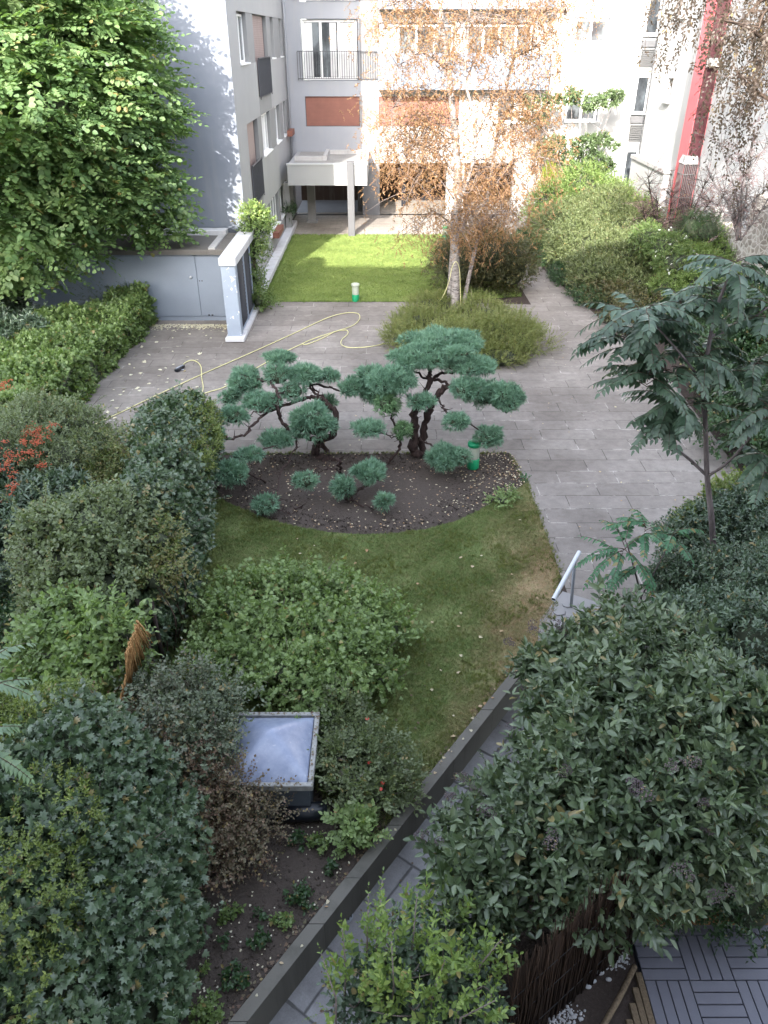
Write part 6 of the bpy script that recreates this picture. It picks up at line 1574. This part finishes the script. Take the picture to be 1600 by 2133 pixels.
for j in range(N_+1):
    for i in range(N_+1):
        a, b = -1+2*i/N_, -1+2*j/N_; m = max(abs(a), abs(b)); h = (1-m)**.8*(.30) * (1-.12*(abs(a)*abs(b)))
        vs.append((cx.x+a*(W_-fw_-.01), cx.y+b*(L_-fw_-.01), Z0-.03+h))
mb.smooth(); mb.faces(vs, [(j*(N_+1)+i, j*(N_+1)+i+1, (j+1)*(N_+1)+i+1, (j+1)*(N_+1)+i) for j in range(N_) for i in range(N_)]); mb.build('dome_pane', M['acryl'], sk)
c = pz(655, 1690, .12); mb = MB(); mb.tube([(c[0]-.42, c[1]-.02, .12), (c[0]-.05, c[1], .12), (c[0]+.14, c[1]+.01, .12)], [.1, .11, .095], 20)
o = mb.build('black_drum', M['black']); prop(o, 'black plastic covered roll lying on the soil just below the skylight', 'roll')

# drain on lower path
c = pz(718, 1907, LOWZ); dr = empty('floor_drain', c, 'round dark floor drain against the retaining wall on the lower path', 'drain')
mb = MB(); mb.lathe((c[0], c[1], LOWZ-.002), [(.09, 0), (.09, .012), (.082, .014)], 24); mb.build('ring', M['metaldark'], dr)
mb = MB()
for k in range(7): x = c[0]-.07+k*.0233; hh = sqrt(max(.0001, .075**2-(x-c[0])**2)); mb.box(x-.006, x+.006, c[1]-hh, c[1]+hh, LOWZ+.013, LOWZ+.02)
mb.build('grate', M['black'], dr)

# brushwood screen at the bottom
bs_ = empty('brushwood_fence', pz(1200, 2060, LOWZ), 'tall dark brown brushwood screen between the lower path and the deck', 'fence')
g0 = Vector(pz(1295, 1985, LOWZ)); g1 = Vector(pz(1120, 2150, LOWZ)); dirf = (g1-g0); mb = MB(); rr = random.Random(21); n = 230
gs = g0-dirf*.9; ge = g1+dirf*.35
for k in range(n):
    t = k/n; p = gs.lerp(ge, t)+Vector((rr.gauss(0, .012), rr.gauss(0, .012), 0)); h = 1.6+rr.gauss(0, .05)
    mb.tube([p, p+Vector((rr.gauss(-.02, .02), rr.gauss(0, .02), h*.5)), p+Vector((rr.gauss(-.06, .03), rr.gauss(0, .03), h))], [.008, .007, .004], 4)
mb.build('brushwood', M['reed'], bs_)
nrm = Vector((-dirf.y, dirf.x, 0)).normalized()*-1
if nrm.x > 0: nrm = -nrm
mb = MB(); mb.face([gs+nrm*.02, ge+nrm*.02, ge+nrm*.02+Vector((-.04, 0, 1.5)), gs+nrm*.02+Vector((-.04, 0, 1.5))]); mb.build('backing_mat', M['reed'], bs_)
mb = MB()
for z in (.3, .75, 1.15): mb.tube([gs-nrm*.015+Vector((-.03*z, 0, z)), ge-nrm*.015+Vector((-.03*z, 0, z))], .003, 4)
mb.build('binding_wire', M['iron'], bs_)

# deck of slatted tiles
c = pz(1345, 2040, LOWZ); TS = .44; dx0 = c[0]-.03; dy0 = 3.0
mb = MB()
for i in range(9):
    for j in range(-2, 5):
        X = dx0+i*TS; Y = dy0+j*TS
        if Y > 4.35: continue
        for k in range(4):
            w_ = TS/4
            if (i+j) % 2 == 0: mb.box(X+.004, X+TS-.004, Y+k*w_+.005, Y+(k+1)*w_-.005, LOWZ+.01, LOWZ+.035, bev=.004)
            else: mb.box(X+k*w_+.005, X+(k+1)*w_-.005, Y+.004, Y+TS-.004, LOWZ+.01, LOWZ+.035, bev=.004)
o = mb.build('deck', M['deck']); o['kind'] = 'structure'
mb = MB(); mb.face([(dx0-.02, dy0-1, LOWZ+.006), (dx0+4, dy0-1, LOWZ+.006), (dx0+4, dy0+TS*3.2, LOWZ+.006), (dx0-.02, dy0+TS*3.2, LOWZ+.006)]); o = mb.build('deck_base', M['black']); o['kind'] = 'structure'
ey = pz(1500, 1932, LOWZ+.05); mb = MB()
for k in range(6): mb.box(dx0+.25+k*.2, dx0+.25+k*.2+.19, 4.42, 4.47, LOWZ, LOWZ+.16, bev=.006)
o = mb.build('timber_edging', M['woodorange']); prop(o, 'low orange timber edging boards along the back of the deck', 'edging')
pl = empty('plank_panel', pz(1310, 2090, LOWZ), 'weathered wooden plank panel wedged beside the deck', 'planks')
for k in range(5):
    mb = MB(); x = dx0-.34+k*.068; mb.box(x, x+.06, 3.0, 3.95-.14*(4-k), LOWZ+.01, LOWZ+.05, bev=.005); mb.build('plank', M['woodold'], pl)
lg = MB(); a = Vector(pz(1322, 2012, LOWZ+.1)); b = Vector(pz(1252, 2145, LOWZ+.1)); lg.tube(spline([a, a.lerp(b, .5)+Vector((.012, 0, 0)), b, b+(b-a)*.4], 5), .028, 8); o = lg.build('edging_log', M['woodold']); prop(o, 'thin weathered log edging lying diagonally across the plank panel', 'log')
o = sheet('terrace_soil', [(gs+nrm*.1)[:2], (ge+nrm*.1)[:2], (dx0-.0, 1.5), (dx0, 4.36), (5.6, 4.5), (5.6, 5.6)], LOWZ+.004, M['soil'])
# pebbles
rng = np.random.default_rng(171); V0, T0 = icos(0); VV = []; TT = []; RR = []; k = 0
def pebs(u0, v0, u1, v1, n, w, s0, s1):
    global k
    a = np.array(pz(u0, v0, LOWZ)); b = np.array(pz(u1, v1, LOWZ))
    for i in range(n):
        t = rng.random(); p = a+(b-a)*t+np.array([rng.normal()*w, rng.normal()*w, 0]); s = rng.uniform(s0, s1)
        VV.append(V0*np.array([s, s*rng.uniform(.6, .9), s*.5])@np.array([[cos(t*9), -sin(t*9), 0], [sin(t*9), cos(t*9), 0], [0, 0, 1]])+p+[0, 0, s*.4]); TT.append(T0+k); RR.append(np.full(len(V0), rng.random())); k += len(V0)
pebs(1270, 2010, 1300, 1995, 90, .045, .008, .02); pebs(1150, 2120, 1200, 2110, 130, .05, .008, .02); pebs(1540, 1900, 1600, 1915, 120, .08, .008, .018); pebs(1100, 2160, 1150, 2140, 60, .05, .01, .02)
o = link('pebbles', tri_mesh('pebbles', np.concatenate(VV), np.concatenate(TT), [M['pebble']], np.concatenate(RR), smooth=True)); prop(o, 'white pebbles strewn along the foot of the brushwood fence and deck', 'pebbles', kind='stuff')
pbl = ['largest smooth white pebble nearest the top of the row by the brushwood fence', 'second largest white pebble just below the largest one', 'white pebble third down the row by the brushwood fence', 'white pebble at the top beside the small gravel heap', 'smooth white pebble in the lower heap, left one', 'smooth white pebble in the lower heap, right one']
for q_, (u, v, s) in enumerate([(1250, 2025, .042), (1235, 2043, .036), (1225, 2055, .034), (1268, 2040, .03), (1196, 2118, .026), (1210, 2122, .026)]):
    c = pz(u, v, LOWZ+.02); mb = MB(); mb.smooth(); mb.faces([(c[0]+p[0]*s, c[1]+p[1]*s*.7, c[2]+p[2]*s*.45) for p in ICO[0]], [tuple(t) for t in ICO[1]])
    o = mb.build('pebble', M['pebble']); prop(o, pbl[q_], 'pebble', 'larger white pebbles')

# ---------------------------------------------------------------- litter
def litter(name, label, pts, mat, size, seed, variants=None, z=.012, kind='stuff'):
    rng = np.random.default_rng(seed); P = np.array([(p[0], p[1], z+rng.random()*.008) for p in pts])
    D = rng.normal(size=(len(P), 3))*[1, 1, .15]
    V, T, R = scatter(variants or [(lf[0]-[0, .5, 0], lf[1], np.zeros(len(lf[0]), int)) for lf in (leaf_lobed(-.15, 1.1), leaf_oval(.7, .12, -.1), leaf_lobed(.1, .9), leaf_dia(.8, -.2))], P, D, rng.uniform(size*.6, size*1.3, len(P)), rng, .18)
    o = link(name, tri_mesh(name, V, T, [mat], R)); return prop(o, label, 'leaves', kind=kind)
rr = random.Random(31)
litter('leaf_litter', 'drift of dry pale leaves along the foot of the shed doors', [pz(rr.uniform(315, 472), 677+abs(rr.gauss(0, 5)), 0) for _ in range(520)], LM['litterpale'], .06, 181)
pts = [pz(*p) for p in [(327, 713), (360, 705), (371, 723), (310, 740), (280, 768), (350, 790), (347, 797), (345, 768), (334, 772), (292, 778), (258, 810), (237, 813), (296, 724), (270, 730), (262, 795), (272, 782), (240, 770), (415, 738), (470, 758), (470, 802), (468, 760), (430, 700), (395, 697), (440, 705), (270, 760), (300, 755), (283, 742), (380, 792), (312, 800), (290, 815), (330, 812), (252, 785), (460, 760), (245, 850), (225, 860), (265, 850), (215, 870), (240, 872)]]
litter('fallen_leaves', 'pale fallen leaves scattered over the dark patio corner beside the hedge', pts+[pz(rr.uniform(230, 420), rr.uniform(700, 850), 0) for _ in range(18)], LM['litterpale'], .10, 182)
lp_ = [pz(*p, 0) for p in [(1083, 1087), (985, 1183), (960, 1165), (740, 1175), (620, 1125), (655, 1140), (1025, 1235), (1045, 1318), (960, 1370), (918, 1400), (955, 1405), (900, 1440), (945, 1495), (1030, 1440), (945, 1538), (985, 1500), (1000, 1475), (1010, 1470), (870, 1220), (900, 1300), (820, 1260), (765, 1150), (1120, 1250), (1110, 1300), (1065, 1200), (1000, 1330), (960, 1280)]]
litter('lawn_leaves', 'dry leaves scattered on the near lawn', lp_+[pz(rr.uniform(560, 1120), rr.uniform(1130, 1500), 0) for _ in range(4)], LM['litter'], .055, 183, z=.03)
pts = []
while len(pts) < 900:
    p = pz(rr.uniform(430, 1100), rr.uniform(945, 1110), 0)
    if inside(p[0], p[1], bed_pts) and rr.random() < (.15+.85*max(0, min(1, (p[0]-1.2)/1.4))): pts.append(p)
litter('bed_litter', 'small dry leaf scraps over the juniper bed soil', pts, LM['litter'], .035, 184, z=.045)
litter('soil_litter', 'tiny pale scraps over the front soil', [(lambda y: (rr.uniform(-2.4, WX(y)-.1), y))(rr.uniform(3.2, 5.4)) for _ in range(260)], LM['litterpale'], .022, 185, z=.004)
litter('path_litter', 'few scraps of leaf on the patio slabs', [(lambda y: (rr.uniform(2.9, 6.5), y))(rr.uniform(9, 22)) for _ in range(60)]+[(rr.uniform(-3.5, 2), rr.uniform(14.5, 22)) for _ in range(50)], LM['litter'], .04, 186)
sp__ = []
for k in range(150):
    t = rr.uniform(-1, 1); e = rr.choice([-1, 1])
    sp__.append((cx.x+t*W_, cx.y+e*(L_-.03+rr.gauss(0, .015))) if rr.random() < .5 else (cx.x+e*(W_-.03+rr.gauss(0, .015)), cx.y+t*L_))
litter('skylight_litter', 'leaf crumbs lying on the skylight frame', sp__, LM['brown'], .022, 190, z=Z0+.003)
litter('wall_litter', 'leaf crumbs and moss along the retaining wall foot', [(WX(y)-rr.uniform(.0, .12), y) for y in [rr.uniform(3, 7.8) for _ in range(220)]], LM['brown'], .035, 193, z=.004)
litter('wall_top_leaves', 'dry leaves caught on top of the retaining wall', [(WX(y)+rr.uniform(.01, .13), y) for y in [rr.uniform(3, 7.8) for _ in range(22)]], LM['litter'], .04, 194, z=.052)
litter('low_path_leaves', 'scraps of leaf on the lower path', [(WX(y)+rr.uniform(.2, 1.1), y) for y in [rr.uniform(2.6, 7.8) for _ in range(60)]], LM['brown'], .035, 195, z=LOWZ+.005)
litter('hedge_foot_litter', 'dead leaves below the brambles', [pz(rr.uniform(440, 900), rr.uniform(1300, 1600), 0) for _ in range(90)], LM['brown'], .035, 187, z=.012)

# small seedlings at bed edge
plant('weed', 'low green weed growing where the juniper bed meets the lawn', 'plant', [bl(1045, 1042, .08, 26, 14), bl(1060, 1030, .08, 18, 12)], RS, 160, LM['bright'], (.5, .8), None, .4, .1, 4, seed=191)
plant('weed', 'tiny blue green sprout at the path edge beside the juniper bed', 'plant', [bl(1094, 997, .05, 7, 6)], RS, 400, LM['ailbright'], (.4, .6), None, .4, .1, 4, seed=192)

# ---------------------------------------------------------------- grass
def grass(name, label, poly, n, h, mat, seed, excl=None, z=0.0, thin=None, w=.006):
    rng = np.random.default_rng(seed); xs = [p[0] for p in poly]; ys = [p[1] for p in poly]
    X = rng.uniform(min(xs), max(xs), n*2); Y = rng.uniform(min(ys), max(ys), n*2); ok = inside_np(X, Y, poly)
    for e in (excl or []): ok &= ~inside_np(X, Y, e)
    if thin is not None: ok &= rng.random(len(X)) < thin(X, Y)
    X = X[ok][:n]; Y = Y[ok][:n]; m = len(X)
    a = rng.random(m)*6.28; hh = h*rng.uniform(.5, 1.2, m); le = rng.normal(size=(m, 2))*h*.7
    dx = np.cos(a)*w; dy = np.sin(a)*w
    V = np.zeros((m, 3, 3)); V[:, 0] = np.stack([X-dx, Y-dy, np.full(m, z)], 1); V[:, 1] = np.stack([X+dx, Y+dy, np.full(m, z)], 1); V[:, 2] = np.stack([X+le[:, 0], Y+le[:, 1], z+hh], 1)
    T = np.arange(m*3).reshape(-1, 3)
    o = link(name, tri_mesh(name, V.reshape(-1, 3), T, [mat], np.repeat(rng.random(m), 3)))
    return prop(o, label, 'grass', kind='stuff')
def thin_near(X, Y):
    n = np.sin(X*3.1+Y*1.7)+np.sin(Y*4.3-X*2.2)+np.sin(X*7+1)*np.sin(Y*6)
    k = X-Y*.30
    return np.clip(.75+.2*n, .15, 1)*np.clip(1.25-np.clip(k+1.4, 0, 1.4)*.55, .3, 1)
grass('near_grass', 'short worn grass of the near lawn, dry towards the path', lawn_near_poly, 260000, .04, M['lawn'], 201, [bed_pts], -.003, thin_near, .005)
grass('far_grass', 'bright green mown grass of the far lawn', lawn_far_poly, 90000, .05, M['lawnfar'], 202, None, .006, None, .008)
TG = [tuft(12, .075, .003, 40, 300+i) for i in range(5)]
def tufts(name, label, poly, n, mat, seed, excl=None, sc=(.6, 1.3), edge=False):
    rng = np.random.default_rng(seed); xs = [p[0] for p in poly]; ys = [p[1] for p in poly]
    X = rng.uniform(min(xs), max(xs), n*3); Y = rng.uniform(min(ys), max(ys), n*3); ok = inside_np(X, Y, poly)
    for e in (excl or []): ok &= ~inside_np(X, Y, e)
    cl = np.sin(X*2.3+Y*3.9)+np.sin(Y*5.7-X*3.1)+np.sin(X*9+Y*2)*.7+np.sin(Y*11-X*8)*.6
    ok &= cl+rng.normal(size=len(X))*.7 > .5
    X = X[ok][:n]; Y = Y[ok][:n]; P = np.stack([X, Y, np.full(len(X), .0)], 1)
    if edge:
        k = len(poly); E = []
        for i in range(k):
            a = np.array(poly[i]); b = np.array(poly[(i+1) % k]); m = int(np.linalg.norm(b-a)*45); t = rng.random(m)
            E.append(np.column_stack([a+(b-a)*t[:, None]+rng.normal(size=(m, 2))*.03, np.zeros(m)]))
        P = np.concatenate([P]+E)
    V, T, R = scatter(TG, P, rng.normal(size=P.shape)*[.3, .3, 0]+[0, 0, 1], rng.uniform(sc[0], sc[1], len(P)), rng, .5)
    return prop(link(name, tri_mesh(name, V, T, [mat], R)), label, 'grass', kind='stuff')
tufts('grass_tufts', 'longer grass tufts in patches and along the edges of the near lawn', lawn_near_poly, 9000, LM['olive'], 301, [bed_pts], (.5, 1.1), True)
tufts('grass_tufts', 'longer grass tufts along the ragged edges of the far lawn', lawn_far_poly, 4000, LM['limebush'], 302, None, (.7, 1.3), True)
rng = np.random.default_rng(303); n = 4200
X = rng.uniform(-3.9, 2.8, n*2); Y = rng.uniform(11, 14.2, n*2); ok = inside_np(X, Y, bed_pts); PB1 = np.stack([X[ok], Y[ok], np.full(ok.sum(), .035)], 1)
Y = rng.uniform(2.6, 5.8, 2600); X = np.array([rng.uniform(-2.6, WX(y)-.04) for y in Y]); PB2 = np.stack([X, Y, np.full(len(Y), .002)], 1)
P = np.concatenate([PB1, PB2]); ci = icos(0); jv = [(ci[0]*np.array([1, .8, .6])*(1+.25*np.random.default_rng(k).normal(size=(len(ci[0]), 1))), ci[1], np.zeros(len(ci[0]), int)) for k in range(5)]
V, T, R = scatter(jv, P, rng.normal(size=P.shape), .006+rng.random(len(P))**3*.022, rng, 1)
prop(link('soil_clods', tri_mesh('soil_clods', V, T, [M['bed']], R)), 'crumbly clods of soil over the bed and the front soil', 'soil', kind='stuff')
print('OBJECTS', len(bpy.data.objects), 'TRIS', sum(len(m.polygons) for m in bpy.data.meshes))
